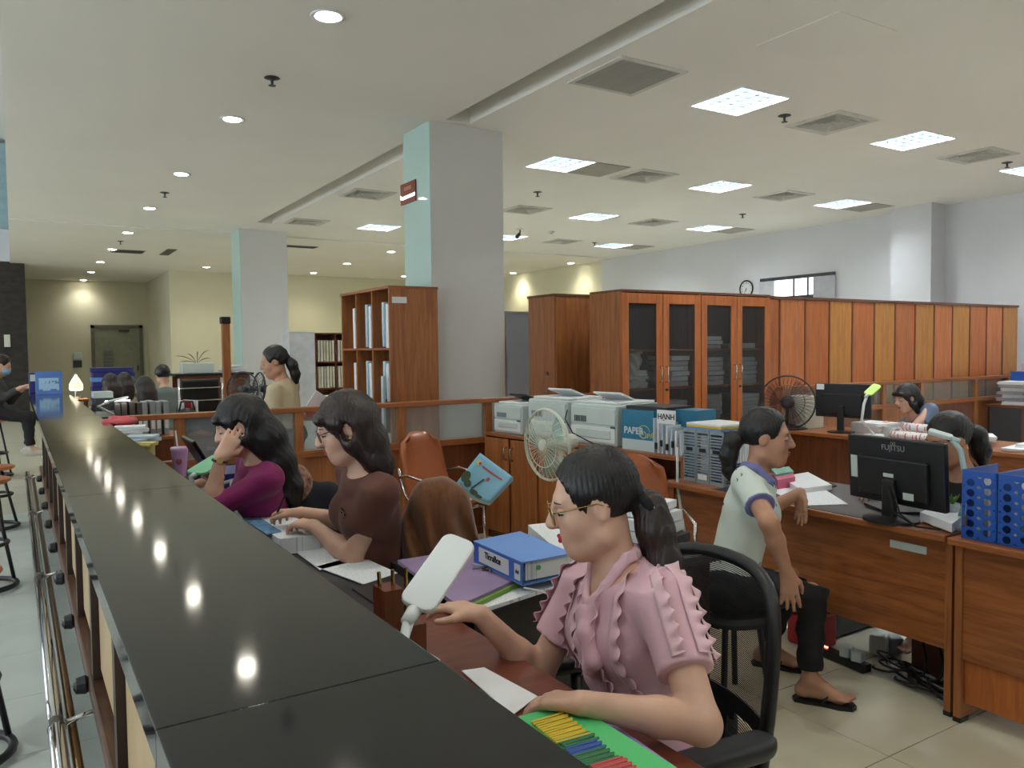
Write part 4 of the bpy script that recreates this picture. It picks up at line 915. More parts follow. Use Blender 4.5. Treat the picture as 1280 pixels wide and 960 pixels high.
M_PINK2 = plain('pink_ruffle_cloth', S(228, 186, 196), .75, var=.05, scale=8, sheen=.2)
def ruffle(pts, dirs, wv, width=.028, amp=.0065, name='ruffle'):
    A = []; m_ = len(pts)
    for i, (p, dn) in enumerate(zip(pts, dirs)):
        hit = bvh.ray_cast(Vector(p-org)+Vector(dn)*.25, -Vector(dn)); q = hit[0] if hit[0] is not None else Vector(p-org); n_ = hit[1] if hit[0] is not None else Vector(dn)
        A.append((q, n_))
    w0 = 11; A = [(sum((A[min(max(i+j, 0), m_-1)][0] for j in range(-w0, w0+1)), Vector())/(2*w0+1), sum((A[min(max(i+j, 0), m_-1)][1] for j in range(-w0, w0+1)), Vector()).normalized()) for i in range(m_)]
    G = []
    for i, (q, n_) in enumerate(A):
        t = (A[min(i+1, m_-1)][0]-A[max(i-1, 0)][0]).normalized(); sd = n_.cross(t).normalized(); ph = i*wv
        row = []
        for k in range(5):
            u = k/4; row.append(q+n_*(.003+u*.010+math.sin(ph)*amp*u*u)+sd*(-width/2+width*u+.004*u*math.cos(ph)))
        G.append(row)
    return MB().sheet(G).build(name, M_PINK2, rt, smooth=True, solid=.0016)
for off, a0, a1 in ((-.035, .44, .08), (-.085, .45, .10), (.035, .44, .10), (.08, .45, .20)):
    us = np.linspace(a0, a1, 150); ruffle([pel+Ut*u+tR*(off+.02*(u-.25))+tF*.02 for u in us], [_n(tF+tR*off*3.0) for u in us], .40)
# sleeve ruffles run over the shoulder cap and down the sleeve
for i in (-1, 1):
    s0 = p1['sh'][i]; e0 = p1['elbow%d' % i]; ax = _n(e0-s0)
    for ang in (-.9, -.1, .8):
        b = _n(tR*i-ax*((tR*i)@ax)); c_ = np.cross(ax, b); dn = _n(b*math.cos(ang)+c_*math.sin(ang)); us = np.linspace(-.03, .165, 90)
        ruffle([s0+ax*u for u in us], [_n(dn-ax*(.9 if u < .02 else 0)*(.02-u)/.05) for u in us], .42, .030, .0075, 'sleeve_ruffle')
# plackets and neck bow
for off in (-.012, 0, .012):
    us = np.linspace(.40, .03, 30); P_ = []
    for u in us:
        p = pel+Ut*u+tR*off; hit = bvh.ray_cast(Vector(p-org)+Vector(tF)*.25, -Vector(tF)); P_.append(hit[0]+Vector(tF)*.002 if hit[0] else Vector(p-org))
    MB().tube(P_, .0028, n=5).build('pleat', M_PINK2, rt, smooth=True)
nb = p1['nb']-org; f = Field()
ring = [nb+Ut*(.018-.095*max(0, math.cos(a))**1.5)+tF*(.062*math.cos(a)+.012+.03*max(0, math.cos(a))**2)+tR*.068*math.sin(a)*(1-.25*max(0, math.cos(a))) for a in np.linspace(0, 2*math.pi, 17)]
f.chain(ring, [.008]*17, k=.006); f.chain([q+Ut*.012-(q-nb)*.05 for q in ring], [.007]*17, k=.010); f.build('collar_band', M_PINK2, rt, .004)
kn = nb-Ut*.085+tF*.115
f = Field().ell(kn, (.019, .017, .022), [tR, tF, Ut], k=0); f.chain([kn, kn+tR*-.03+tF*.022-Ut*.03, kn-tR*.045+tF*.022-Ut*.09, kn-tR*.015+tF*.022-Ut*.115, kn-Ut*.05+tF*.006], [.014, .020, .022, .017, .012], k=.012)
f.chain([ring[2], ring[1]-Ut*.03+tF*.015, kn], [.014, .016, .014], k=.012); f.chain([ring[14], ring[15]-Ut*.03+tF*.015, kn], [.014, .016, .014], k=.012)
f.chain([kn, kn+tR*.02-Ut*.06+tF*.012, kn+tR*.016-Ut*.15+tF*.002, kn+tR*.014-Ut*.25-tF*.02, kn+tR*.012-Ut*.33-tF*.02], [.012, .018, .021, .023, .024], k=.012)
f.build('neck_bow', M_PINK, rt, .0045)
c_, R_, F_, U_ = p1['head']; cl = c_-F_*.118-U_*.028-org
f = Field(); f.chain([cl+R_*.034*math.cos(a)+U_*.034*math.sin(a)*.8+F_*.012*math.sin(a) for a in np.linspace(0, 6.28, 12)], [.011]*12, k=.006); f.build('hair_tie', M_DARKT, rt, .005)
cg = p1['org']
for k in range(3):
    q = c_-R_*.034-F_*(.13-.006*k)-U_*(.04+.05*k)-org; MB().lathe([(.001, -.006), (.006, -.003), (.007, 0), (.005, .004), (.001, .006)], tuple(q), n=10).build('hair_bead', M_CHROME, rt)
office_chair('black mesh office chair of the pink-bloused woman', (1.265, 1.475, 0), math.radians(84))
# ---- woman in brown
M_BRN = plain('brown_shirt_cloth', S(96, 54, 42), .8, var=.08, scale=6, sheen=.1); M_OLIVE = plain('olive_cloth', S(66, 62, 42), .8, var=.1)
hc = dep(432, 533, 2.95); F2 = facing(437, 6, -18); t2 = facing(460, 20); pl = dep(472, 620, 3.08); pl = V3(pl[0], pl[1], .56)
w1 = dep(392, 657, 3.06); w2 = dep(376, 641, 3.18)
p2 = person('woman in a brown short sleeved shirt writing at her desk', hc, F2, pl, t2, (w1, dep(352, 650, 3.14)-w1, (0, .2, -1), V3(.35, -1, -.35), -1, .55), (w2, dep(348, 638, 3.24)-w2, (0, -.3, -1), V3(.3, .5, -1), 1, .6),
    [(V3(.9, 2.6, .1), V3(-1, 0, 1), t2), (V3(.9, 2.85, .1), V3(-1, 0, 1), t2)], M_BRN, .54, M_OLIVE, 'long', M_HBRN, [(0, -.07, .02, .05), (0, -.072, -.08, .044), (0, -.068, -.17, .04), (0, -.06, -.24, .022)], h=.007, s=1.03, wide=1.0, hem=.02, hairh=.006, lip=plain('rose_lips', S(150, 70, 66), .4))
glasses('dark rimmed eyeglasses on the woman in brown', p2['head'], plain('dark_frame', S(50, 34, 40), .3), sq=.75)
rt = p2['root']; tR, tF, Ut = p2['T']; q = p2['pelvis']+Ut*.40+tF*.125-tR*.075-p2['org']
for k in range(6):
    a = k*math.pi/3; MB().lathe([(.001, -.002), (.010, 0), (.001, .004)], tuple(q+tR*.016*math.cos(a)+Ut*.016*math.sin(a)), n=8, axis=tuple(tF)).build('brooch_petal', M_CHROME, rt)
MB().lathe([(.001, -.002), (.011, 0), (.001, .004)], tuple(p2['head'][0]-p2['org']-p2['head'][1]*.079*1.03-p2['head'][3]*.04), n=8, axis=tuple(p2['head'][1])).build('earring', M_BRASS, rt)
o = MB().cyl(dep(347, 640, 3.16), dep(357, 618, 3.12), .0045, .003).build('pen', M_BLACK, None); tag(o, 'dark pen held by the woman in brown', 'pen')
# ---- woman in magenta
M_MAG = plain('magenta_cloth', S(134, 22, 92), .7, var=.08, scale=6, sheen=.1)
hc = dep(300, 530, 3.45); F3 = facing(303, 2, -22); t3 = facing(320, 14); pl = dep(335, 600, 3.6); pl = V3(pl[0], pl[1], .56)
w1 = dep(276, 570, 3.33)
p3 = person('woman in a magenta blouse resting her cheek on her hand', hc, F3, pl, t3, (w1, dep(296, 540, 3.36)-w1, ray(300, 540)*1.0, V3(-.5, .2, -1), -1, .25), (onz(262, 612, .9)+V3(0, .2, 0), t3, (0, 0, -1), V3(0, .2, -1)),
    [(V3(.8, 3.5, .1), V3(-1, 0, 1), t3), (V3(.8, 3.75, .1), V3(-1, 0, 1), t3)], M_MAG, 1.25, M_DARKT, 'long', M_HBLK, [(0, -.075, .02, .055), (0, -.09, -.10, .06), (0, -.085, -.22, .058), (0, -.08, -.34, .045), (0, -.075, -.43, .02)], h=.008, hem=-.02, hairh=.008)
q = p3['wrist-1']; ax = _n(p3['wrist-1']-p3['elbow-1']); r = thing('wristwatch', 'small dark bracelet watch on the wrist of the woman in magenta', 'watch', q); u_ = _n(np.cross(ax, UP)); v_ = np.cross(ax, u_)
MB().tube([tuple(u_*.029*math.cos(t)+v_*.029*math.sin(t)-ax*.02) for t in np.linspace(0, 6.283, 14, endpoint=False)], .006, n=6, closed=True).build('strap', plain('dark_strap', S(70, 40, 36), .5), r); MB().cyl(tuple(-ax*.02-V3(ray(276, 570))*.028), tuple(-ax*.02-V3(ray(276, 570))*.036), .014, n=12).build('dial', M_BRASS, r)
# ---- standing woman in beige
M_BEI = plain('beige_blouse_cloth', S(196, 182, 150), .8, var=.05, scale=5)
hc = dep(343, 452, 6.3); F4 = facing(343, 2, -14); t4 = facing(350, -25); pl = V3(hc[0]+.10, hc[1]-.02, .86)
wl = pl+t4*.20+V3(0, -.1, .0); a_ = person('standing woman in a beige blouse and black skirt behind the partition', hc, F4, pl, t4, (pl+t4*.28-np.cross(t4, UP)*.2+V3(0, 0, .08), t4, (0, 0, -1), V3(0, 0, -1)), (pl+t4*.28+np.cross(t4, UP)*.18+V3(0, 0, .06), t4, (0, 0, -1), V3(0, 0, -1)),
    [(pl+np.cross(t4, UP)*-.08-V3(0, 0, .78), t4, t4), (pl+np.cross(t4, UP)*.08-V3(0, 0, .78), t4, t4)], M_BEI, 1.5, M_DARKT, 'pony', M_HBLK, [(0, -.10, .0, .03), (0, -.125, -.06, .04), (.0, -.13, -.14, .035), (0, -.12, -.2, .02)], h=.010, hem=.05, skin=M_SKIN2, pantsname='skirt', hairh=.009)
# ---- woman in the pale polo shirt
M_POLO = plain('pale_mint_cloth', S(206, 216, 208), .75, var=.03, scale=6); M_LAV = plain('lavender_collar', S(120, 122, 176), .7)
hc = dep(958, 546, 3.42); F5 = facing(955, 4, -4, 1); t5 = facing(930, 12, 0, 1); pl = dep(912, 640, 3.38); pl = V3(pl[0], pl[1], .50)
w1 = dep(984, 716, 3.12); w2 = onz(1000, 618, .82)
p5 = person('woman in a pale polo shirt leaning her arm on the desk', hc, F5, pl, t5, (w2+V3(.0, .0, .01), V3(-.12, -.20, -1), V3(-1, .2, 0), V3(0, .6, -.6), -1, .16), (w1, V3(.05, -.10, -1), V3(.5, .6, -.3), V3(-.5, -.6, 0), 1, .14),
    [(V3(2.98, 2.50, .095), V3(.6, -.3, 1), V3(.5, -.8, 0)), (onz(1012, 850, .095), V3(.7, -.3, 1), V3(.55, -.83, 0))], M_POLO, .60, M_DARKT, 'pony', M_HBLK, [(0, -.105, -.01, .028), (0, -.14, -.03, .036), (0, -.155, -.10, .036), (0, -.15, -.17, .024), (0, -.145, -.2, .01)], skin=M_SKIN2, h=.0068, hem=-.03, hairh=.006, wide=1.0, s=.98)
rt = p5['root']; tR, tF, Ut = p5['T']; nb = p5['nb']-p5['org']
f = Field(); ring = [nb+Ut*(.004-.05*max(0, math.cos(a)))+tF*(.075*math.cos(a)+.008)+tR*.082*math.sin(a) for a in np.linspace(.35, 2*math.pi-.35, 15)]
f.chain(ring, [.008]+[.011]*13+[.008], k=.01); f.chain([q+Ut*.016-(q-nb)*.08 for q in ring], [.009]*15, k=.012); f.build('collar', M_LAV, rt, .006)
for i in (-1, 1):
    s0 = p5['sh'][i]-p5['org']; e0 = p5['elbow%d' % i]-p5['org']; p = s0+(e0-s0)*.60; ax = _n(e0-s0); Field().cone(p-ax*.03, p+ax*.03, .0615, .0615, k=0, cut=[(p+ax*.004, ax), (p-ax*.006, -ax)]).build('sleeve_trim', M_LAV, rt, .006)
me = p5['shirt'].data; bvh = BVHTree.FromPolygons([v.co for v in me.vertices], [p.vertices for p in me.polygons]); mot = MB(); cnt = 0
for k in range(60):
    v = me.vertices[int(rng.integers(len(me.vertices)))]
    q = v.co+v.normal*.001; u_ = v.normal.orthogonal().normalized(); w_ = v.normal.cross(u_)
    for a in (.3, 1.2, 2.4): mot.box(tuple(q+(u_*math.cos(a)+w_*math.sin(a))*.006), (.004, .004, .004))
mo = mot.build('printed_sprig', plain('sprig_print', S(110, 126, 128), .8), rt); mo['kind'] = 'stuff'
for i, (px, py) in enumerate(((1030, 868), (990, 838))):
    dr = _n(V3(.55, -.83, 0)); p = (onz(1012, 850, .095) if i == 0 else V3(2.98, 2.50, 0))*V3(1, 1, 0)+dr*.05; sd = np.cross(dr, UP); r = thing('flip_flop', 'black flip-flop under the near bare foot' if i == 0 else 'black flip-flop further under the desk', 'sandal', p)
    pr = [(-.11, .028), (-.06, .034), (0, .032), (.07, .044), (.12, .036), (.135, 0), (.12, -.036), (.07, -.044), (0, -.032), (-.06, -.034), (-.11, -.028), (-.12, 0)]
    MB().prism([tuple(dr*a+sd*b+UP*.001) for a, b in pr], (0, 0, .014)).build('sole', M_BLACK, r); MB().tube([tuple(sd*.034+UP*.012), tuple(dr*.03+sd*.02+UP*.055), tuple(dr*.085+UP*.018), tuple(dr*.03-sd*.02+UP*.055), tuple(-sd*.034+UP*.012)], .006, n=6).build('strap', M_BLACK, r)
r = thing('stool', 'small black stool under the woman in the pale polo', 'stool', (pl[0], pl[1], 0)); MB().lathe([(.001, .36), (.17, .36), (.175, .38), (.16, .40), (.001, .405)], n=20).build('seat', M_BLACK, r)
for k in range(4): a = k*1.571+.6; MB().tube([(.12*math.cos(a), .12*math.sin(a), .36), (.17*math.cos(a), .17*math.sin(a), 0)], .013).build('leg', M_BLACK, r)
# ---- woman in black behind the monitor
hc = dep(1186, 549, 3.75); F6 = facing(1183, 36, -18); t6 = facing(1190, 40); pl = V3(hc[0]+.22, hc[1]+.02, .52)
p6 = person('woman in a black top half hidden behind the large monitor', hc, F6, pl, t6, (onz(1232, 622, .80), V3(-.9, -.1, 0), (0, 0, -1), V3(.3, -.6, -.6)), (V3(3.62, 2.35, .80), V3(-1, 0, 0), (0, 0, -1), V3(.3, .6, -.6)), [(V3(3.75, 1.9, .1), V3(-1, 0, 1), V3(-1, 0, 0)), (V3(3.75, 2.2, .1), V3(-1, 0, 1), V3(-1, 0, 0))], M_DARKT, 1.4, M_DARKT, 'pony', M_HBLK, [(0, -.105, .02, .03), (0, -.14, -.03, .042), (0, -.14, -.11, .042), (0, -.13, -.18, .02)], skin=M_SKIN2, h=.008, hairh=.007)
glasses('thin rimmed eyeglasses on the woman in black', p6['head'], M_STEEL)
# ---- woman reaching over the far desk
M_TEE = plain('grey_blue_cloth', S(108, 124, 150), .8)
hc = dep(1133, 497, 7.2); F7 = facing(1133, 40, -16); t7 = facing(1150, 55); pl = V3(hc[0]+.30, hc[1]-.25, .56)
w1 = dep(1094, 527, 6.75)
person('woman in a grey-blue tee reaching across to the small monitor', hc, F7, pl, t7, (dep(1110, 545, 7.0), V3(-1, 0, -.2), (0, 0, -1), V3(.5, -.6, -1)), (w1, dep(1080, 530, 6.7)-w1, (0, 0, -1), V3(0, .3, -1)), None, M_TEE, .55, M_DARKT, 'long', M_HBLK, [(0, -.075, .02, .05), (0, -.08, -.06, .045), (0, -.08, -.12, .03)], skin=M_SKIN, h=.010, hairh=.009)
# ---- masked visitor on the public side
M_JKT = plain('dark_grey_jacket', S(62, 62, 62), .8, var=.1)
hc = dep(2, 456, 9.9); F8 = facing(5, 10, -22, 1); t8 = facing(5, 10, 0, 1); pl = V3(hc[0]-.12, hc[1]-.1, .84)
sd8 = np.cross(t8, UP)
p8 = person('visitor in a dark jacket and blue face mask sitting at the far counter end', hc, F8, pl, t8, (pl+t8*.33-sd8*.08+V3(0, 0, .25), V3(.8, .3, .3), (0, 0, -1), V3(0, 0, -1)), (pl+t8*.33+sd8*.08+V3(0, 0, .27), V3(.8, .3, .3), (0, 0, -1), V3(0, 0, -1)), [(pl+t8*.36-sd8*.1-V3(0, 0, .50), t8+UP, t8), (pl+t8*.42+sd8*.1-V3(0, 0, .50), t8+UP, t8)], M_JKT, 1.8, M_DARKT, 'short', M_HBRN, None, h=.011)
for i in (-1, 1):
    an = pl+t8*(.36 if i < 0 else .42)+sd8*.1*i-V3(0, 0, .50)-p8['org']; Field().cone(an-t8*.05-UP*.045, an+t8*.16-UP*.055, .042, .036, k=0).cone(an, an-UP*.04, .04, .042, k=.02).cut(an-UP*.085, -UP).build('shoe', plain('pale_shoe', S(190, 184, 172), .6), p8['root'], .01)
c_, R_, F_, U_ = p8['head']; Field().ell(c_+F_*.06-U_*.06-p8['org'], (.066, .062, .055), [R_, F_, U_], k=0).cut(c_+F_*.02-p8['org'], -F_).build('face_mask', plain('blue_mask', S(126, 176, 214), .7), p8['root'], .009)
# ---- staff seen from behind
def backp(lab, px, py, t, shirt, style, hm, tl, ang=180, h=.012, dz=0):
    hc = dep(px, py, t); r_ = ray(px, 443); F = _n([r_[0]-.35, r_[1], 0]); pl = V3(hc[0], hc[1]-.05, hc[2]-.66); sd = np.cross(F, UP)
    return person(lab, hc, _n(F-UP*.25), pl, F, (pl+F*.3-sd*.2+V3(0, 0, .2), F, (0, 0, -1), V3(-.2, -.2, -1)), (pl+F*.3+sd*.2+V3(0, 0, .2), F, (0, 0, -1), V3(.2, -.2, -1)), None, shirt, 1.6, M_DARKT, style, hm, tl, h=h, face=False, hairh=.010)
LT = [(0, -.07, .02, .06), (0, -.08, -.08, .06), (0, -.08, -.16, .055), (0, -.08, -.22, .03)]
backp('man in a grey shirt bent over a far desk', 203, 469, 9.6, plain('grey_green_cloth', S(112, 124, 122), .8), 'short', M_HBLK, None)
backp('long brown-haired staff member seen from behind beside the man in grey', 180, 485, 8.6, M_BEI, 'long', M_HBR2, LT)
backp('staff member with dark hair and pale top between two brown-haired colleagues', 155, 478, 10.2, M_BEI, 'long', M_HBR2, LT)
backp('brown-haired staff member next to the glowing lamp', 138, 480, 9.6, M_JKT, 'long', M_HBR2, LT)
# ------------------------------------------------------------------ small things
def slab(name, lab, cat, px, z, th, mat, bevel=0, group=None, parent=None, wob=0):
    """flat thing lying level: outline from pixels on the plane z (top face), given thickness"""
    P = [onz(x, y, z) for x, y in px]; c = sum(P)/len(P); c = V3(c[0], c[1], z-th)
    o = MB().prism([p-c-V3(0, 0, th) for p in P], (0, 0, th)).build(name, mat, parent, bevel=bevel, loc=c)
    return tag(o, lab, cat, group) if parent is None else o
def rrect(w_, h_, r_, n=5):
    out = []
    for cx, cy, a in ((w_/2-r_, h_/2-r_, 0), (-w_/2+r_, h_/2-r_, 1), (-w_/2+r_, -h_/2+r_, 2), (w_/2-r_, -h_/2+r_, 3)):
        for k in range(n): t = (a+k/(n-1))*math.pi/2; out.append((cx+r_*math.cos(t), cy+r_*math.sin(t)))
    return out
def led_lamp(lab, p0, p1, up, width, headm, armm, base, basem, arm_pts, base_r=.09, th=.014):
    """flat headed lamp: head runs p0->p1, face normal up"""
    p0 = V3(p0); p1 = V3(p1); d = p1-p0; L = np.linalg.norm(d); d = d/L; n_ = V3(up); n_ = _n(n_-d*(n_@d)); s_ = np.cross(n_, d); r = thing('desk_lamp', lab, 'lamp', base); b = V3(base)
    MB().prism([tuple((p0+p1)/2-b+d*y+s_*x) for x, y in rrect(width, L, width*.28)], tuple(n_*th)).build('lamp_head', headm, r, bevel=.004)
    MB().prism([tuple((p0+p1)/2-b+d*y+s_*x-n_*.002) for x, y in rrect(width*.86, L*.92, width*.26)], tuple(n_*.002)).build('diffuser', M_WHITE, r)
    MB().tube([tuple(V3(q)-b) for q in arm_pts], .011, n=10).build('arm', armm, r, smooth=True)
    MB().cyl(tuple(p0-b-d*.03), tuple(p0-b+d*.005), .011, .014).build('neck', armm, r, smooth=True)
    if base_r: MB().lathe([(.001, 0), (base_r, 0), (base_r, .008), (base_r*.9, .018), (.001, .022)], n=24).build('base', basem, r, smooth=False)
    return r
a = dep(518, 763, 1.44); b = dep(577, 677, 1.58); nrm = _n(-ray(545, 715)*.75+UP*.75)
led_lamp('large white flat-headed lamp leaning over the counter edge', a, b, nrm, .070, M_WHITE, M_WHITE, (.60, 1.22, .74), M_WHITE, [a-(b-a)*.10, a-(b-a)*.22-UP*.03, (.60, 1.22, .98), (.60, 1.22, .75)], .07)
# brown pen box behind the lamp
p = dep(500, 782, 1.62); r = thing('pen_holder', 'brown see-through pen holder behind the large lamp', 'pen holder', (p[0], p[1], .742)); mo = glassy('amber_plastic', S(120, 54, 32), .75, .2)
for k in range(2): MB().bb(-.045+.05*k, -.005+.05*k, -.03, .03, 0, .30 if k == 0 else .22).build('compartment', mo, r)
MB().bb(-.05, .05, -.035, .035, 0, .02).build('base', mo, r)
for k in range(3): MB().cyl((-.03+.02*k, 0, .05), (-.04+.03*k, .01, .33), .004).build('pen', M_BRASS, r)
# papers on the staff desks
slab('paper_sheet', 'printed sheet lying on the red-brown desk by the counter edge', 'paper', [(577, 838), (605, 834), (672, 870), (640, 894)], .746, .002, M_PAPER)
# colour stick case
z = .80; r0 = slab('stick_case', 'green plastic case of coloured sticks under her forearm', 'case', [(640, 898), (714, 877), (850, 962), (930, 1060), (820, 1090), (720, 985)], z, .03, glassy('green_sheet', S(96, 214, 130), .9, .15))
slab('purple_folder', 'lilac folder beneath the green stick case', 'folder', [(700, 878), (726, 876), (890, 990), (960, 1070), (900, 1090)], .768, .022, plain('lilac_card', S(160, 132, 196), .5))
cs = [('yellow', M_YELLOW, 3, 664, 903), ('amber', M_YELLOW, 3, 681, 917), ('green', plain('leaf_green', S(50, 120, 76), .45), 2, 697, 927), ('blue', plain('stick_blue', S(52, 90, 170), .45), 2, 706, 937), ('grass', MATS['leaf_green'], 3, 716, 946), ('red', plain('coral', S(206, 84, 84), .45), 6, 738, 958)]
for nm, mt, n_, px, py in cs:
    for k in range(n_*2):
        a = onz(px+2.75*k, py+2.3*k, z+.006); b = onz(px+2.75*k+40+3*(k % 2), py+2.3*k-12, z+.006)
        o = MB().tube([tuple(a-a), tuple(b-a)], .0026, n=6).build('colour_stick', mt, None, loc=a); tag(o, {'yellow': 'yellow', 'amber': 'yellow', 'green': 'green', 'grass': 'green', 'blue': 'blue', 'red': 'coral red'}[nm]+' plastic stick lying on the green case', 'stick', {'yellow': 'yellow', 'amber': 'yellow', 'green': 'green', 'grass': 'green', 'blue': 'blue', 'red': 'red'}[nm]+' sticks on the green case')
# heap on the return desk
for k, (zz, m_, pxs, lab) in enumerate(((.748, M_BLACK, [(520, 700), (640, 690), (700, 735), (585, 775)], 'black folder at the bottom of the heap on the return desk'), (.762, M_PRINT, [(515, 698), (640, 688), (700, 730), (582, 768)], 'sheaf of papers in the heap on the return desk'), (.776, plain('lime_folder', S(120, 160, 60), .5), [(512, 700), (630, 686), (662, 722), (575, 764)], 'lime green folder in the heap on the return desk'), (.786, plain('lilac_folder', S(150, 128, 166), .45), [(497, 700), (600, 684), (658, 718), (573, 757)], 'lilac folder with a bunch of keys on top'))):
    slab('folder', lab, 'folder', pxs, zz, .012, m_)
# big blue binder: spine faces the viewer's left
zt = .862; A = onz(592, 676, zt); B = onz(653, 703, zt); Cc = onz(716, 691, zt); D_ = onz(650, 664, zt); r = thing('ring_binder', 'thick blue ring binder with white spine label lying on folders', 'binder', V3(A[0], A[1], .788))
o_ = V3(A[0], A[1], .788); q = [A-o_, B-o_, Cc-o_, D_-o_]; H = .074; dn = V3(0, 0, -H)
MB().prism(q, (0, 0, -.004)).build('cover', M_SKYB, r); MB().prism([v+dn+V3(0, 0, .004) for v in q], (0, 0, -.004)).build('cover', M_SKYB, r)
e = _n(q[1]-q[0]); inn = _n(q[3]-q[0]); MB().prism([q[0]-V3(0, 0, .004), q[1]-V3(0, 0, .004), q[1]+dn+V3(0, 0, .004), q[0]+dn+V3(0, 0, .004)], tuple(inn*.004)).build('spine', plain('spine_blue', S(60, 110, 200), .4), r)
MB().prism([q[0]*.97+inn*.02+q[1]*.03-V3(0, 0, .008), q[1]*.97+q[0]*.03+inn*.02-V3(0, 0, .008), q[2]*.97+q[3]*.03-inn*.01-V3(0, 0, .008), q[3]*.97+q[2]*.03-inn*.01-V3(0, 0, .008)], (0, 0, -H+.018)).build('page_block', M_PRINT, r)
Ls = np.linalg.norm(q[1]-q[0]); mid = (q[0]+q[1])/2-V3(0, 0, H/2)-inn*.0008
MB().prism([q[0]+e*Ls*.12-V3(0, 0, .012)-inn*.001, q[0]+e*Ls*.74-V3(0, 0, .012)-inn*.001, q[0]+e*Ls*.74-V3(0, 0, H-.012)-inn*.001, q[0]+e*Ls*.12-V3(0, 0, H-.012)-inn*.001], tuple(inn*.0008)).build('spine_label', M_PAPER, r)
MB().prism([q[0]+e*Ls*.85-V3(0, 0, .012)-inn*.001, q[0]+e*Ls*.96-V3(0, 0, .012)-inn*.001, q[0]+e*Ls*.96-V3(0, 0, H-.012)-inn*.001, q[0]+e*Ls*.85-V3(0, 0, H-.012)-inn*.001], tuple(inn*.0008)).build('size_label', M_PAPER, r)
text_mesh('lettering', 'TicraBce', .030, M_INK, r, tuple(q[0]+e*Ls*.42-V3(0, 0, H*.42)-inn*.0022), tuple(e), (0, 0, 1), bold=True)
text_mesh('lettering', 'A4', .018, M_INK, r, tuple(q[0]+e*Ls*.905-V3(0, 0, H*.5)-inn*.0022), tuple(e), (0, 0, 1), bold=True)
MB().cyl(tuple(q[1]+(q[2]-q[1])*.3-V3(0, 0, .025)), tuple(q[1]+(q[2]-q[1])*.3-V3(0, 0, .025)-e*-.004), .008).build('green_tab', M_GREEN, r)
# keys
kp = onz(612, 710, .79); r = thing('key_bunch', 'bunch of keys lying on the lilac folder', 'keys', kp); MB().tube([(.018*math.cos(t), .018*math.sin(t), .004) for t in np.linspace(0, 6.28, 14, endpoint=False)], .0015, n=5, closed=True).build('ring', M_STEEL, r)
for k in range(6):
    a = k*1.05; d_ = Vector((math.cos(a), math.sin(a), .12)); c_ = d_*.02
    kk = MB().lathe([(.003, 0), (.012, 0), (.012, .003), (.003, .003)], tuple(c_), n=10).build('key', M_BLACK if k % 3 == 0 else M_STEEL, r); MB().tube([tuple(c_), tuple(c_+d_*.045)], .003, n=5).build('key_blade', M_STEEL, kk)
slab('paper_stack', 'stack of printed papers behind the blue binder', 'papers', [(660, 656), (705, 651), (735, 680), (700, 690)], .86, .11, M_PRINT)
# papers and phone behind the seated woman
for k, (zz, th, m_, lb) in enumerate(((.775, .035, M_DGREY, 'grey folder at the bottom of the paper stack behind the mesh chair'), (.82, .04, M_PAPER, 'thick white document in the stack behind the mesh chair'), (.865, .04, M_PAPER, 'white document near the top of the stack behind the mesh chair'), (.90, .03, M_PRINT, 'printed document topping the stack behind the mesh chair'))):
    c = V3(2.08, 2.40+.015*k, zz); o = MB().box((0, 0, -th/2), (.34-.02*k, .30, th), rz=.25+.12*(k % 2)).build('document_stack', m_, None, loc=c); tag(o, lb, 'papers')
o = MB().box((0, 0, .008), (.16, .08, .014), rz=.4).build('mobile_phone', M_BLACKG, None, bevel=.006, loc=(2.04, 2.40, .902)); tag(o, 'dark phone on top of the paper stack behind the mesh chair', 'phone')
o = MB().tube([dep(655, 735, 2.12), dep(672, 738, 2.1), dep(684, 742, 2.1), dep(690, 752, 2.1), dep(688, 765, 2.1)], .003, n=6).build('white_string', M_PAPER, None, smooth=True); tag(o, 'white string hanging from the folders on the return desk', 'string')
# second desk: sheets under the writing hands
slab('paper_sheet', 'large white sheet under the writing hands of the woman in brown', 'paper', [(284, 632), (345, 628), (400, 668), (350, 674)], .805, .062, M_PRINT)
slab('blue_sheet', 'blue printed sheet half under the white sheet', 'paper', [(303, 648), (322, 645), (352, 664), (334, 668)], .808, .002, printed('blue_print', S(96, 140, 176), S(60, 90, 130), 60))
slab('paper_sheet', 'printed form lying before the woman in brown', 'paper', [(352, 676), (395, 672), (440, 702), (400, 712)], .748, .003, M_PRINT)
slab('paper_sheet', 'printed form at the edge of the dark desk next to the lamp', 'paper', [(395, 708), (448, 694), (497, 716), (455, 730)], .748, .003, M_PRINT)
slab('leather_mat', 'dark leather desk mat by the counter edge', 'desk mat', [(440, 735), (495, 716), (530, 735), (492, 770)], .747, .006, plain('dark_leather', S(52, 46, 46), .5, bump=.4, bscale=90))
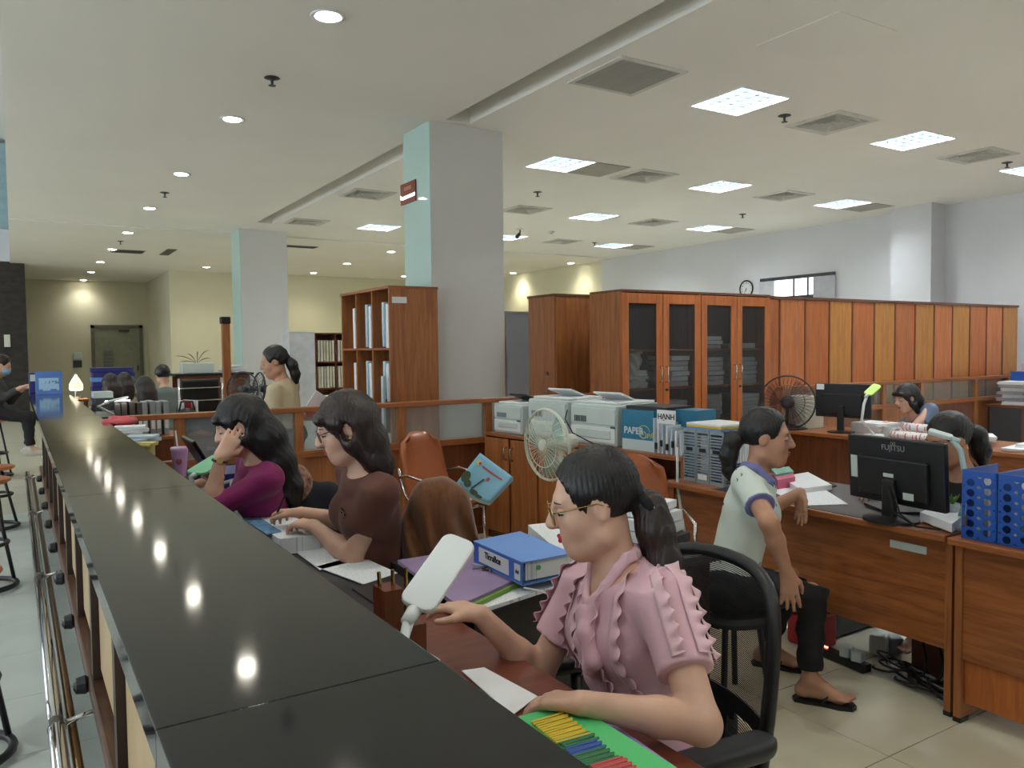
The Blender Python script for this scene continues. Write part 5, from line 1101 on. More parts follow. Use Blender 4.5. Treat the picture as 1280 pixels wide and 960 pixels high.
# third desk: navy binders, stack, green lamp
def bx(name, lab, cat, px, py, z0, d, mat, rz=0, grp=None, bevel=.003):
    p = onz(px, py, z0); o = MB().box((0, 0, d[2]/2), d, rz=rz).build(name, mat, None, bevel=bevel, loc=p); return tag(o, lab, cat, grp)
bc = onz(262, 606, .80)
for k, (h_, m_, lb) in enumerate(((.05, M_PAPER, 'pile of loose letters under the navy binders'), (.07, M_NAVY, 'lower navy binder beside the woman in magenta'), (.07, M_NAVY, 'upper navy binder beside the woman in magenta'))):
    c = V3(.98, 4.06, .743+(0, .052, .124)[k]); r = thing('binder_stack' if k == 0 else 'ring_binder', lb, 'papers' if k == 0 else 'binder', c)
    if k == 0:
        for q in range(4): MB().box((.02*q-.03, -.05, .006+.012*q), (.3, .30, .010), rz=.12*q-.2).build('letter', [M_PAPER, plain('pinkish_paper', S(214, 160, 150), .7), M_PRINT, MATS['bluish_paper']][q], r)
    else:
        MB().box((0, 0, .035), (.29, .30, .006)).box((0, 0, .067), (.29, .30, .006)).box((0, 0, .004), (.29, .30, .006)).build('cover', m_, r); MB().box((0, -.148, .035), (.29, .006, .07)).build('spine', m_, r); MB().box((0, .01, .035), (.26, .27, .054)).build('page_block', M_PRINT, r); MB().tube([(.0, -.152, .07), (.0, -.153, .0)], .002, n=5).build('elastic', M_BLACK, r)
a = dep(243, 594, 3.62); b = dep(280, 571, 3.85); led_lamp('pale green flat-headed lamp over the navy binders', a, b, UP+V3(-.3, -.4, 0), .10, plain('mint_plastic', S(120, 196, 156), .4), M_OFFW, (.80, 3.62, .742), M_OFFW, [a-(b-a)*.1, a-UP*.08, (.80, 3.62, .95), (.80, 3.62, .75)], .07)
r = thing('small_monitor', 'dark monitor leaning behind the counter by the green lamp', 'monitor', (.80, 4.50, .742)); Mx = Matrix.Rotation(.35, 3, 'Y')
MB().box((.02, 0, .23), (.02, .34, .2), M=Matrix.Rotation(-.5, 3, 'Y')).build('screen', M_BLACKG, r, bevel=.005); MB().cyl((0, 0, .0), (.02, 0, .15), .02).build('stand', M_BLACK, r); MB().lathe([(.001, 0), (.1, 0), (.1, .012), (.001, .016)], n=20).build('base', M_BLACK, r)
p = onz(196, 570, .80); p = V3(.86, 5.30, .742); r = thing('drink_cup', 'lilac drink cup with a white straw by the partition', 'cup', p); mc = plain('lilac_cup', S(196, 150, 196), .35)
MB().lathe([(.001, 0), (.037, 0), (.05, .165), (.001, .165)], n=24).build('cup_body', mc, r, smooth=False); MB().lathe([(.053, .165), (.054, .18), (.05, .186), (.001, .188)], n=24).build('lid', plain('lilac_lid', S(210, 172, 210), .3), r); MB().cyl((-.01, 0, .18), (-.02, .0, .29), .005).build('straw', M_PAPER, r)
MB().lathe([(.001, 0), (.019, 0), (.019, .003), (.001, .004)], (-.012, -.042, .10), n=16, axis=(-.2, -1, .08)).build('round_logo', plain('logo_brown', S(140, 76, 70), .5), r)
for k, (px, py, m_, lb, zz) in enumerate(((150, 527, plain('coral_bag', S(206, 82, 90), .5), 'coral plastic bag on papers beside the counter', 1.0), (158, 538, M_PAPER, 'white letters heaped beside the counter', .93), (172, 550, MATS['bluish_paper'], 'bluish papers heaped beside the lilac cup', .86), (182, 556, plain('pale_yellow_pad', S(214, 200, 130), .6), 'yellow notepad in the heap beside the lilac cup', .80))):
    y_ = (5.42, 5.22, 5.05, 4.9)[k]; p = ony(px, py, y_); o = Field().ell((0, 0, 0), (.10, .09, .03), k=0).disp(lambda X: .012*np.sin(X[..., 0]*50)*np.sin(X[..., 1]*45)).build('paper_heap' if k else 'plastic_bag', m_, None, .012) if k == 0 else MB().box((0, 0, 0), (.2, .16, .02), rz=.3*k).box((.02, .01, .018), (.17, .14, .014), rz=-.2*k).box((0, 0, -.06), (.16, .14, .10)).build('paper_heap', m_, None)
    o.location = p; o.scale = (.55,)*3 if k == 3 else (1,)*3; tag(o, lb, 'bag' if k == 0 else 'papers')
# jackets on chair backs
f = Field(); cb = dep(548, 655, 3.05); cb = V3(cb[0], cb[1], 0); ax = _n(ray(548, 650)*V3(1, 1, 0)); rt_ = V3(ax[1], -ax[0], 0)
f.ell(cb+UP*.93, (.11, .08, .10), [rt_, ax, UP], k=0); f.ell(cb+UP*.72, (.145, .10, .26), [rt_, ax, UP], k=.08); f.ell(cb-rt_*.05+UP*.5, (.145, .11, .3), [rt_, ax, UP], k=.08)
f.disp(lambda X: .017*np.sin(((X-cb)@rt_)*70+3*np.sin(X[..., 2]*8))*np.clip((1.02-X[..., 2])*4, .15, 1)); f.cut(cb+UP*.40, -UP)
r = thing('staff_chair', 'chair draped with a brown corduroy jacket behind the woman in brown', 'chair', cb); o = f.build('draped_jacket', plain('brown_corduroy', S(110, 66, 30), .85, var=.15, scale=20, stretch=(3, 3, .3), sheen=.3), r, .009, cb)
Field().ell((-.15, 0, .44), (.23, .22, .04), k=0).build('seat', M_BLACK, r, .015)
for k in range(4): a = k*1.571+.6; MB().tube([(.12*math.cos(a)-.1, .15*math.sin(a), .42), (.16*math.cos(a)-.1, .19*math.sin(a), 0)], .012).build('leg', M_STEEL, r)
f = Field(); cb = dep(392, 620, 3.65); cb = V3(cb[0], cb[1], 0); ax = _n(ray(392, 620)*V3(1, 1, 0)); rt_ = V3(ax[1], -ax[0], 0)
f.ell(cb+UP*.80, (.17, .07, .12), [rt_, ax, UP], k=0); f.ell(cb+UP*.58, (.20, .09, .30), [rt_, ax, UP], k=.08); f.disp(lambda X: .006*np.sin(((X-cb)@rt_)*55)); f.cut(cb+UP*.38, -UP)
r = thing('staff_chair', 'chair draped with a black jacket beside a patterned cushion', 'chair', cb); f.build('draped_jacket', plain('navy_black_cloth', S(24, 26, 36), .85), r, .012, cb)
Field().ell((-.18, 0, .44), (.23, .22, .04), k=0).build('seat', M_BLACK, r, .015)
for k in range(4): a = k*1.571+.6; MB().tube([(.12*math.cos(a)-.1, .15*math.sin(a), .42), (.16*math.cos(a)-.1, .19*math.sin(a), 0)], .012).build('leg', M_STEEL, r)
p = dep(371, 607, 3.62); o = Field().ell((0, 0, 0), (.07, .09, .10), k=0).build('floral_cushion', plain('floral_cloth', S(150, 112, 92), .8, var=.5, scale=40), None, .012); o.location = p; tag(o, 'mottled floral cushion against the black jacket chair', 'cushion')
# folded posters on the orange chair
zc = 5.0
def on_d(px, py, t): return dep(px, py, t)
def warp(u, v):      # u across, v down the sheet; curls at the far lower edge
    TL, TR, BL, BR = (on_d(600, 566, 5.45), on_d(642, 597, 5.4), on_d(571, 603, 5.40), on_d(612, 628, 5.3)); b_ = (1-u)*(1-v); p = TL*(1-u)*(1-v)+TR*u*(1-v)+BL*(1-u)*v+BR*u*v
    return p+V3(0, 0, -.03*math.sin(u*math.pi)*v)-V3(ray(605, 600))*.02*math.sin(v*math.pi)
r = thing('poster_sheaf', 'folded sky-blue posters lying curled over the orange chair', 'poster', warp(.5, .5)); oo = warp(.5, .5); fr = -_n(ray(605, 600))
def wp(u, v, e=0): return tuple(warp(u, v)-oo+fr*e)
for k in range(3): MB().sheet([[tuple(V3(wp(u, v))-fr*.012*k-V3(0, 0, .01*k)) for u in np.linspace(0, 1, 10)] for v in np.linspace(0, 1, 10)]).build('poster', plain('poster_sky', S(126, 182, 208), .5, var=.06, scale=3) if k == 0 else M_OFFW, r, smooth=True, solid=.004)
def blob(name, c, ru, rv, mat, e=.006): MB().sheet([[wp(c[0]+ru*s_*math.cos(t), c[1]+rv*s_*math.sin(t), e) for t in np.linspace(0, 6.283, 15)] for s_ in (.01, .5, 1)]).build(name, mat, r)
blob('emblem', (.13, .22), .06, .07, M_YELLOW); blob('emblem_centre', (.16, .22), .03, .035, M_RED, .008)
MB().sheet([[wp(u, v, .006) for u in np.linspace(.24, .82, 10)] for v in (.22, .27)]).build('red_lettering_line', plain('poster_red', S(170, 60, 80), .5), r)
tg = plain('poster_green', S(62, 76, 52), .6)
for c_, a_, b_ in (((.08, .72), .10, .16), ((.2, .82), .09, .1), ((.45, .9), .12, .07), ((.62, .93), .1, .05)): blob('printed_tree', c_, a_, b_, tg)
MB().sheet([[wp(.34+.12*t+q, .86-.38*t, .007) for q in (-.02, .02)] for t in np.linspace(0, 1, 6)]).build('printed_statue', plain('poster_dark', S(50, 58, 60), .6), r); MB().sheet([[wp(u, v, .007) for u in (.5, .57)] for v in (.38, .47)]).build('printed_flag', M_RED, r)
# ------------------------------------------------------------------ fans
def fan(lab, c, F, R_, cagem, blade, base=None, pole=None, th=.09, n=30, motor=None, grp=None, hub=None, basem=None):
    c = V3(c); Rr, Fv, U = axes(F); r = thing('fan', lab, 'fan', base if base is not None else c, 0, grp); o_ = V3(base if base is not None else c); W = lambda x, y, z: tuple(c+Rr*x+Fv*y+U*z-o_); motor = motor or cagem
    mb = MB()
    for k in range(n):
        t = 2*math.pi*k/n; mb.tube([W(R_*q*math.cos(t+.25*q), th*(.5-.38*q**3), R_*q*math.sin(t+.25*q)) for q in (.16, .45, .75, 1)], .0016, n=4)
        mb.tube([W(R_*q*math.cos(t), -th*(.5-.38*q**3), R_*q*math.sin(t)) for q in (.2, .6, 1)], .0016, n=4)
    for q in (1.0, .62): mb.tube([W(R_*q*math.cos(t), th*(.5-.38*q**3), R_*q*math.sin(t)) for t in np.linspace(0, 6.283, 30, endpoint=False)], .003, n=5, closed=True)
    cg_ = mb.build('wire_guard', cagem, r); cg_['kind'] = 'stuff'
    MB().tube([W(R_*math.cos(t), 0, R_*math.sin(t)) for t in np.linspace(0, 6.283, 36, endpoint=False)], .008, n=6, closed=True).build('guard_rim', cagem, r)
    for k in range(3):
        G = []
        for q in np.linspace(.12, .88, 7):
            wd = .95*math.sin(min(1, q*1.5)*1.5); G.append([W(R_*q*math.cos(k*2.094+wd*(s_-.5)+q*.4), .018*(s_-.5)*2, R_*q*math.sin(k*2.094+wd*(s_-.5)+q*.4)) for s_ in np.linspace(0, 1, 6)])
        MB().sheet(G).build('blade', blade, r, smooth=True)
    MB().lathe([(.001, th*.52), (R_*.14, th*.5), (R_*.17, th*.42), (R_*.17, th*.3)], W(0, 0, 0), n=20, axis=tuple(Fv)).build('guard_badge', hub or motor, r)
    MB().lathe([(.03, -.02), (R_*.24, -.05), (R_*.28, -.12), (R_*.2, -.2), (.01, -.22)], W(0, 0, 0), n=20, axis=tuple(Fv)).build('motor_housing', motor, r, smooth=True)
    if base is not None:
        m0 = W(0, -.1, -.03); MB().tube([m0, (m0[0], m0[1], m0[2]-.12), (m0[0], m0[1], .03)], .014, n=8).build('pole', motor, r, smooth=True)
        MB().lathe([(.001, .0), (R_*.75, 0), (R_*.75, .012), (R_*.3, .035), (.02, .045)], (m0[0], m0[1], 0), n=24).build('base', basem or motor, r)
    return r
bl = glassy('pale_blade', S(150, 190, 180), .45, .2)
c = dep(684, 556, 4.55); F_ = _n(facing(684, 38, -2)); fan('cream pedestal fan in front of the low wooden cabinets', c, F_, .205, M_CREAM, bl, base=(c[0], c[1], 0))
c = dep(984, 503, 7.3); fan('black desk fan with a clear brown blade on the far desk', c, _n(V3(-ray(984, 500)[0], -ray(984, 500)[1], .05)), .245, plain('cage_brown', S(50, 40, 40), .4), glassy('smoke_blade', S(120, 84, 80), .35, .2), base=(c[0]+.05, c[1]+.08, .746), n=36)
for px, lb, an in ((303, 'dark fan beside the standing woman in beige', 60), (324, 'second dark fan tucked behind the standing woman in beige', 20)):
    c = dep(px, 486, 8.0 if px < 310 else 8.3); fan(lb, c, facing(px, an, 5), .17, M_DGREY, glassy('grey_blade', S(110, 116, 116), .4, .3), base=(c[0], c[1], 0), n=22)
# ------------------------------------------------------------------ things on the leaning woman's desk
mc_ = dep(1120, 600, 3.45); r = thing('monitor', 'large black monitor seen from behind with a white maker name', 'monitor', (mc_[0], mc_[1], .757), math.radians(-96)); # local -Y faces the aisle
def mon(r, W_, H_, zc_, tilt=.06):
    T = Matrix.Rotation(tilt, 3, 'X'); B = lambda c, d: MB().box(tuple(T @ Vector(c)+Vector((0, 0, zc_))), d, M=T)
    B((0, 0, 0), (W_, .03, H_)).build('casing', M_BLACK, r, bevel=.008); B((0, -.022, -.03), (W_*.72, .03, H_*.62)).build('rear_bulge', M_BLACK, r, bevel=.01); B((0, .0165, 0), (W_*.95, .003, H_*.92)).build('screen', M_BLACKG, r)
    MB().box((0, -.04, zc_*.42), (.06, .03, zc_*.85)).build('stand_neck', M_BLACK, r, bevel=.006); MB().lathe([(.001, 0), (.115, 0), (.115, .01), (.03, .02)], (0, -.03, 0), n=24).build('stand_base', M_BLACK, r)
    return T
T = mon(r, .48, .29, .212)
t_ = T @ Vector((0, -.0165, .102))+Vector((0, 0, .212)); text_mesh('lettering', 'FUJITSU', .034, M_GREY, r, tuple(t_), (1, 0, 0), tuple(T @ Vector((0, 0, 1))))
MB().tube([tuple(Vector((-.012+.011*math.cos(a), 0, .016+.008*math.sin(2*a)))+t_+Vector((.012, -.001, .004))) for a in np.linspace(0, 6.28, 20, endpoint=False)], .0012, n=4, closed=True).build('logo_loop', M_STEEL, r)
for x, z_, w_, h_ in ((-.205, .0, .035, .10), (-.01, -.015, .05, .016), (.005, -.05, .018, .022), (.085, -.095, .05, .03), (.005, -.085, .025, .008)):
    q = T @ Vector((x, -.017 if abs(x) > .18 else -.038, z_))+Vector((0, 0, .212)); MB().box(tuple(q), (w_, .002, h_), M=T).build('sticker', M_OFFW if x else M_PAPER, r)
for k in range(2): MB().tube([(.02*k, -.05, .16), (.06+.03*k, -.09, .05), (.16, -.08, .008), (.24, -.04, .006)], .004, n=5).build('cable', M_BLACK, r)
# arc lamp, plant, papers
lp = onz(1196, 656, .76); ap = [lp+UP*.02+V3(.02, .0, 0), dep(1207, 625, 3.25), dep(1206, 590, 3.25), dep(1200, 562, 3.25), dep(1190, 550, 3.27)]
led_lamp('pale arc-necked lamp beside the blue file racks', dep(1190, 549, 3.27), dep(1160, 540, 3.32), UP+V3(-.1, -.2, 0), .05, M_OFFW, plain('pale_teal_plastic', S(176, 200, 196), .4), (lp[0], lp[1], .756), M_OFFW, ap, .10)
pp = onz(1196, 650, .77)+V3(.02, .03, 0); r = thing('potted_plant', 'tiny potted green plant on the lamp base', 'plant', (pp[0], pp[1], .78)); MB().lathe([(.001, 0), (.024, 0), (.03, .055), (.026, .055), (.022, .04), (.001, .04)], n=18).build('pot', M_OFFW, r)
for k in range(9): a = k*.7; MB().prism([(0, 0, .04), (.008*math.cos(a+1.5)+.012*math.cos(a), .008*math.sin(a+1.5)+.012*math.sin(a), .07), (.03*math.cos(a), .03*math.sin(a), .085+.006*(k % 3)), (-.008*math.cos(a+1.5)+.012*math.cos(a), -.008*math.sin(a+1.5)+.012*math.sin(a), .07)], (0, 0, .0015)).build('leaf', plain('leaf', S(96, 150, 60), .5), r)
slab('paper_sheet', 'white sheet under her hanging hand on the desk mat', 'paper', [(962, 612), (1022, 606), (1060, 630), (1000, 632)], .760, .002, M_PRINT)
slab('document_stack', 'stack of printed sheets on the desk mat', 'papers', [(975, 596), (1010, 590), (1040, 606), (1000, 611)], .785, .026, M_PAPER)
slab('folder', 'pink folder beneath a green one on the long desk', 'folder', [(966, 592), (990, 588), (994, 596), (972, 600)], .81, .05, plain('pink_folder', S(206, 100, 130), .5)); slab('folder', 'green folder lying on the pink one', 'folder', [(964, 586), (986, 583), (992, 589), (970, 593)], .822, .01, plain('green_folder', S(120, 180, 160), .5))
o = slab('tablet', 'dark tablet lying on the desk mat', 'tablet', [(1005, 610), (1038, 603), (1046, 607), (1014, 614)], .764, .006, M_BLACKG)
slab('paper_sheet', 'white papers heaped behind the large monitor', 'papers', [(1150, 640), (1190, 625), (1210, 640), (1190, 655)], .80, .035, M_PAPER)
slab('black_keyboard', 'black keyboard lying below the large monitor', 'keyboard', [(1080, 628), (1120, 622), (1150, 640), (1110, 640)], .772, .012, M_BLACK)
# blue perforated file racks
def rack(lab, x, y):
    r = thing('file_rack', lab, 'file rack', (x, y, .757), math.radians(-90)); W_, H_, D_ = .125, .25, .26; me_holes = []
    # front plate with round holes built from ring quads
    mb = MB(); cols, rows = 2, 6; cw, ch = W_/cols, H_*.96/rows; n = 16
    for i in range(cols):
        for j in range(rows):
            cx, cz = -W_/2+cw*(i+.5), .006+ch*(j+.5)+(.008 if i else -.004); rr = min(cw, ch)*.38; vs = []; 
            x0_, x1_, z0_, z1_ = -W_/2+cw*i, -W_/2+cw*(i+1), .006+ch*j-.004, .006+ch*(j+1)+.004
            for k in range(n):
                t = 2*math.pi*k/n; ca, sa = math.cos(t), math.sin(t); m_ = max(abs(ca)/(cw/2), abs(sa)/(ch/2)); vs.append((cx+rr*ca, -D_/2, cz+rr*sa)); vs.append((-W_/2+cw*(i+.5)+ca/m_, -D_/2, .006+ch*(j+.5)+sa/m_))
            mb.add(vs, [(2*k, 2*((k+1) % n), 2*((k+1) % n)+1, 2*k+1) for k in range(n)])
    mb.build('perforated_front', M_BLUE, r, solid=.005)
    for s_ in (-1, 1): MB().bb(s_*W_/2-.003, s_*W_/2+.003, -D_/2, D_/2, 0, H_+.02).build('side_panel', M_BLUE, r)
    MB().bb(-W_/2, W_/2, -D_/2, D_/2, 0, .006).build('bottom', M_BLUE, r); MB().bb(-W_/2, W_/2, -D_/2-.004, -D_/2+.004, H_*.985, H_+.02).build('top_lip', M_BLUE, r)
    return r
for k in range(4):
    y = 1.615-.135*k; rack(['blue perforated file rack next to the arc lamp', 'second blue perforated file rack from the arc lamp', 'third blue perforated file rack from the arc lamp', 'fourth blue perforated file rack from the arc lamp'][k], 3.27, y)
    for q in range(2): o = MB().box((0, 0, .125), (.22, .02, .235-.02*q)).build('folder', [M_PAPER, M_PRINT][q], None, loc=(3.28, y-.03+.05*q, .765)); tag(o, 'white folder standing in a blue perforated rack', 'folder', 'folders in the blue racks')
o = thing('key_ring', 'small keys hanging on the side of the blue rack', 'keys', (3.125, 1.655, .90)); MB().tube([(0, 0, 0), (-.004, 0, -.05)], .002).build('chain', M_STEEL, o); MB().box((-.005, 0, -.07), (.004, .014, .04)).build('key', M_STEEL, o)
# below the desk
p = onz(1026, 806, 0); r = thing('red_box', 'red plastic box under the desk by her foot', 'box', (p[0]-.02, p[1]+.04, 0)); MB().bb(-.08, .08, -.09, .09, 0, .16).build('body', M_RED, r, bevel=.012); MB().lathe([(.001, 0), (.04, 0), (.035, .006), (.001, .006)], (-.081, 0, .08), n=18, axis=(-1, 0, 0)).build('dark_hole', M_BLACK, r)
r = thing('computer_case', 'black computer case standing under the desk', 'computer', (3.72, 2.62, 0)); MB().bb(-.2, .2, -.09, .09, .01, .38).build('case', M_BLACK, r, bevel=.006); MB().bb(-.205, -.2, -.08, .08, .03, .36).build('front_face', M_BLACKG, r)
for s_ in (-1, 1): MB().bb(-.15, -.12, s_*.07-.01, s_*.07+.01, 0, .012).build('foot', M_DGREY, r)
a = onz(1028, 818, 0); b = onz(1084, 842, 0); r = thing('power_strip', 'black power strip with glowing switches on the floor', 'power strip', (a+b)/2); d_ = (b-a); rz_ = math.atan2(d_[1], d_[0]); L_ = np.linalg.norm(d_)
MB().box((0, 0, .022), (L_, .06, .04), rz=rz_).build('strip_body', M_BLACK, r, bevel=.006)
for k, t in enumerate((-.46, -.40)): q = d_*t; MB().cyl((q[0], q[1], .042), (q[0], q[1], .047), .007).build('switch', emis('red_switch_glow', (1, .15, .1, 1), 3), r)
for k, t in enumerate((.05, .3)): q = d_*t; MB().box((q[0], q[1], .065), (.05, .05, .05), rz=rz_+.3).build('plug', M_OFFW, r, bevel=.006)
for k in range(9):
    p = onz(1105+10*k, 842+5*k, .02); pts = []; ph = random.uniform(0, 6)
    for i in range(26): t = i/25; a_ = ph+t*11; pts.append((.07*math.cos(a_)*(1-.3*t)+.05*t, .09*math.sin(a_*1.1)+.04*math.sin(5*t), .012+.05*abs(math.sin(3*t+k))+(.35*max(0, t-.75)*4 if k % 2 else 0)*.8))
    o = MB().tube(pts, .0055, n=6).build('power_cable', M_BLACK if k not in (2, 6) else M_GREY, None, smooth=True, loc=(p[0]+.06, p[1], 0)); tag(o, 'tangled black cable on the floor under the desk' if k not in (2, 6) else 'pale cable among the tangle under the desk', 'cable', 'black cables tangled under the desk' if k not in (2, 6) else 'pale cables in the tangle')
r = thing('transformer_block', 'brown box with adapters under the desk', 'box', (3.55, 1.95, 0)); MB().bb(-.09, .09, -.12, .12, 0, .2).build('box', plain('brown_carton', S(116, 84, 70), .7), r); MB().bb(-.05, .06, -.1, .0, .2, .25).build('adapter', M_OFFW, r)
r = thing('outlet_bundle', 'white plug adapters heaped beside the power strip', 'adapters', V3(*(onz(1085, 825, 0)))+V3(.12, .02, 0)); MB().box((0, 0, .05), (.09, .08, .1), rz=.4).build('adapter', M_OFFW, r, bevel=.01); MB().box((.08, -.03, .04), (.07, .07, .08), rz=.9).build('adapter', M_GREY, r, bevel=.01)
# ------------------------------------------------------------------ far desk things
r = thing('monitor', 'small black monitor beside the black desk fan', 'monitor', (6.22, 4.38, .746), math.radians(-80)); mon(r, .50, .30, .28, .03); MB().box((-.20, -.02, .40), (.07, .003, .05)).build('sticker', M_PAPER, r)
lb_ = onz(1083, 545, .746); q0 = dep(1082, 504, 6.55); led_lamp('white lamp with a lime green head by the small monitor', dep(1084, 494, 6.5), dep(1097, 482, 6.6), UP+V3(-.4, -.5, .2), .07, plain('lime_plastic', S(176, 222, 70), .4), M_WHITE, (6.1, 4.0, .746), M_WHITE, [dep(1084, 494, 6.5), dep(1080, 505, 6.5), dep(1077, 525, 6.45), V3(6.1, 4.0, .76)], .09)
r = thing('mug', 'white mug on the far desk', 'mug', (6.1, 3.86, .746)); MB().lathe([(.001, 0), (.04, 0), (.045, .095), (.041, .095), (.038, .01), (.001, .01)], n=20).build('cup', M_WHITE, r); MB().tube([(.04, 0, .08), (.07, 0, .07), (.07, 0, .03), (.04, 0, .02)], .006).build('handle', M_WHITE, r)
for k in range(3):
    p = V3(6.05+.05*k, 3.66-.02*k, .746+.035+(.065 if k == 2 else 0)); o = MB().tube([(-.02, -.19, 0), (.02, .16, 0)], .034, n=14).build('rolled_chart', printed('chart_print', S(222, 218, 218), S(200, 90, 90), 60), None, smooth=False, loc=p); tag(o, 'rolled paper chart lying on the far desk', 'paper roll', 'rolled charts on the far desk')
for k, (x, y, h_, lb) in enumerate(((6.42, 4.2, .09, 'tall untidy pile of papers before the reaching woman'), (6.45, 3.7, .07, 'low pile of papers before the reaching woman'))): bundle('paper_pile', lb, None, (x, y, .746), (.3, .3, h_), .3*k, n=8)
o = MB().box((0, 0, .15), (.26, .26, .3)).build('file_box', M_CREAM, None, bevel=.006, loc=(6.3, 4.86, .746)); tag(o, 'cream file box behind the black desk fan', 'box')
random.seed(3)
for k in range(12):
    x, y = random.uniform(6.02, 6.5), random.uniform(2.1, 3.45); bundle('loose_papers', 'loose sheaf of papers spread on the desk behind the woman in black', 'loose papers on the far desk', (x, y, .746+.012*(k % 3)), (.3, .21, random.uniform(.01, .05)), random.uniform(-.7, .7), n=2)
for k in range(7): bundle('document_pile', 'bound grey document in the untidy pile on the dark table', 'documents on the dark table', (10.65+random.uniform(-.05, .05), 5.0+random.uniform(-.05, .05), .751+.042*k), (.36, .34, .04), random.uniform(-.3, .3), plain('grey_paper', S(170, 168, 172), .7) if k % 2 else None, n=3)
for k in range(4): bundle('document_pile', 'flat white document at the edge of the dark table', 'flat documents on the dark table', (10.62+.04*k, 4.4+.1*k, .751+.03*k), (.34, .3, .028), .2*k, n=2)
r = thing('plastic_basket', 'blue plastic basket standing on documents by the wall', 'basket', (10.95, 4.86, 1.0)); MB().bb(-.2, .2, -.28, .28, 0, .02).build('bottom', M_BLUE, r)
for a in ((-.21, -.195, -.28, .28), (.195, .21, -.28, .28), (-.21, .21, -.29, -.275), (-.21, .21, .275, .29)): MB().bb(*a, .01, .15).build('side', M_BLUE, r)
for k in range(3): MB().bb(-.22, .22, -.30, .30, .145, .16).build('rim', M_BLUE, r) if k == 0 else None
MB().bb(-.15, .15, -.2, .2, .03, .26).build('pink_bag', plain('pink_sheet', S(222, 180, 196), .5), r)
bundle('document_pile', 'stack of documents supporting the blue basket', None, (10.95, 4.86, .751), (.4, .5, .248), 0, n=6)
# ------------------------------------------------------------------ far counter end
def on_counter(px, py): return onz(px, py, 1.101)
r = thing('desk_calendar', 'blue and white tent calendar on the far counter end', 'calendar', (.30, 9.55, 1.101)); Gm = plain('calendar_blue', S(84, 124, 196), .5)
for s_, m_ in ((-1, Gm), (1, M_OFFW)): MB().add([(-.12, s_*.07, 0), (.12, s_*.07, 0), (.12, 0, .24), (-.12, 0, .24)], [(0, 1, 2, 3)]).build('leaf', m_, r, solid=.004)
MB().add([(-.09, -.062, .04), (.09, -.062, .04), (.09, -.024, .17), (-.09, -.024, .17)], [(0, 1, 2, 3)]).build('printed_sheet', printed('cal_print', S(160, 196, 226), S(90, 130, 180), 80), r)
o = thing('document_box', 'dark blue document box beside the tent calendar', 'box', (.27, 10.0, 1.101)); MB().bb(-.14, .14, -.1, .1, 0, .22).build('box', M_NAVY, o, bevel=.004); MB().bb(-.13, .13, -.104, -.1, .13, .2).build('label', M_OFFW, o)
gl = dep(95, 480, 9.1); r = thing('table_lamp', 'glowing bell-shaped lamp near the far counter end', 'lamp', (gl[0], gl[1], 1.0)); zz = gl[2]-1.0
MB().lathe([(.075, zz-.05), (.07, zz), (.045, zz+.05), (.02, zz+.09), (.012, zz+.11)], n=20).build('shade', emis('lamp_shade_glow', (1, .8, .5, 1), .45), r, smooth=True); MB().lathe([(.001, zz-.075), (.06, zz-.07), (.068, zz-.05), (.001, zz-.045)], n=18).build('bulb', emis('lamp_bulb_glow', (1, .85, .55, 1), 18), r)
MB().tube([(0, .0, zz+.1), (0, .09, zz+.12), (0, .13, .2), (0, .13, .0)], .008).build('arm', M_STEEL, r); MB().lathe([(.001, 0), (.08, 0), (.07, .02), (.001, .025)], (0, .13, 0), n=18).build('base', M_DGREY, r)
o = thing('side_shelf', 'wooden side shelf carrying the glowing lamp', 'shelf', (gl[0], gl[1]+.1, 0)); MB().bb(-.1, .12, -.2, .2, .975, .998).build('top', M_WOODX, o)
for x in (-.08, .1): MB().bb(x-.012, x+.012, -.18, .18, 0, .975).build('side_panel', M_WOODD, o)
# ------------------------------------------------------------------ rear working area
for i, (x0, x1, y0, y1, lb) in enumerate(((.58, 1.55, 7.75, 8.35, 'rear desk lined with transparent file sleeves'), (2.9, 4.3, 8.2, 8.9, 'rear desk heaped with papers behind the standing woman'), (.6, 1.7, 11.7, 12.3, 'rear desk with blue ledgers beyond the bent-over man'), (1.75, 2.75, 10.95, 11.5, 'tall rear cabinet with a potted plant on top'))):
    desk_plain('rear_desk', lb, x0, x1, y0, y1, .76 if i < 3 else 1.24, M_WOODX if i < 3 else M_BLACK, M_WOODD, cat='desk' if i < 3 else 'cabinet')
for k in range(8):
    o = thing('file_sleeve', 'clear grey file sleeve standing upright on the rear desk', 'file', (.78+.056*k, 8.02, .762), random.uniform(-.1, .1), 'upright file sleeves on the rear desk'); MB().box((0, 0, .155), (.046, .24, .30+.01*(k % 3))).build('sleeve', [plain('grey_sleeve', S(150, 156, 160), .35), plain('dark_sleeve', S(78, 70, 66), .4)][k < 4], o, bevel=.004); MB().box((0, -.121, .12), (.03, .003, .12)).build('spine_label', M_PAPER, o)
p = ony(217, 507, 8.0); r = thing('handbag', 'black handbag on the rear desk', 'bag', (1.38, 8.02, .762)); Field().ell((0, 0, .11), (.12, .07, .12), k=0).ell((0, 0, .03), (.12, .07, .03), k=.03).build('bag_body', M_BLACK, r, .012); MB().tube([(-.07, 0, .2), (-.05, 0, .29), (.05, 0, .29), (.07, 0, .2)], .01).build('strap', M_BLACK, r)
for k in range(3): p = ony(226+5*k, 505, 8.05); o = MB().box((0, 0, .15), (.02, .22, .28), rz=.2*k).build('folder', [M_PAPER, M_RED, M_PAPER][k], None, loc=(1.36+.05*k, 8.2+.04*k, .762)); tag(o, ['white', 'red', 'second white'][k]+' folder leaning beside the black handbag', 'folder')
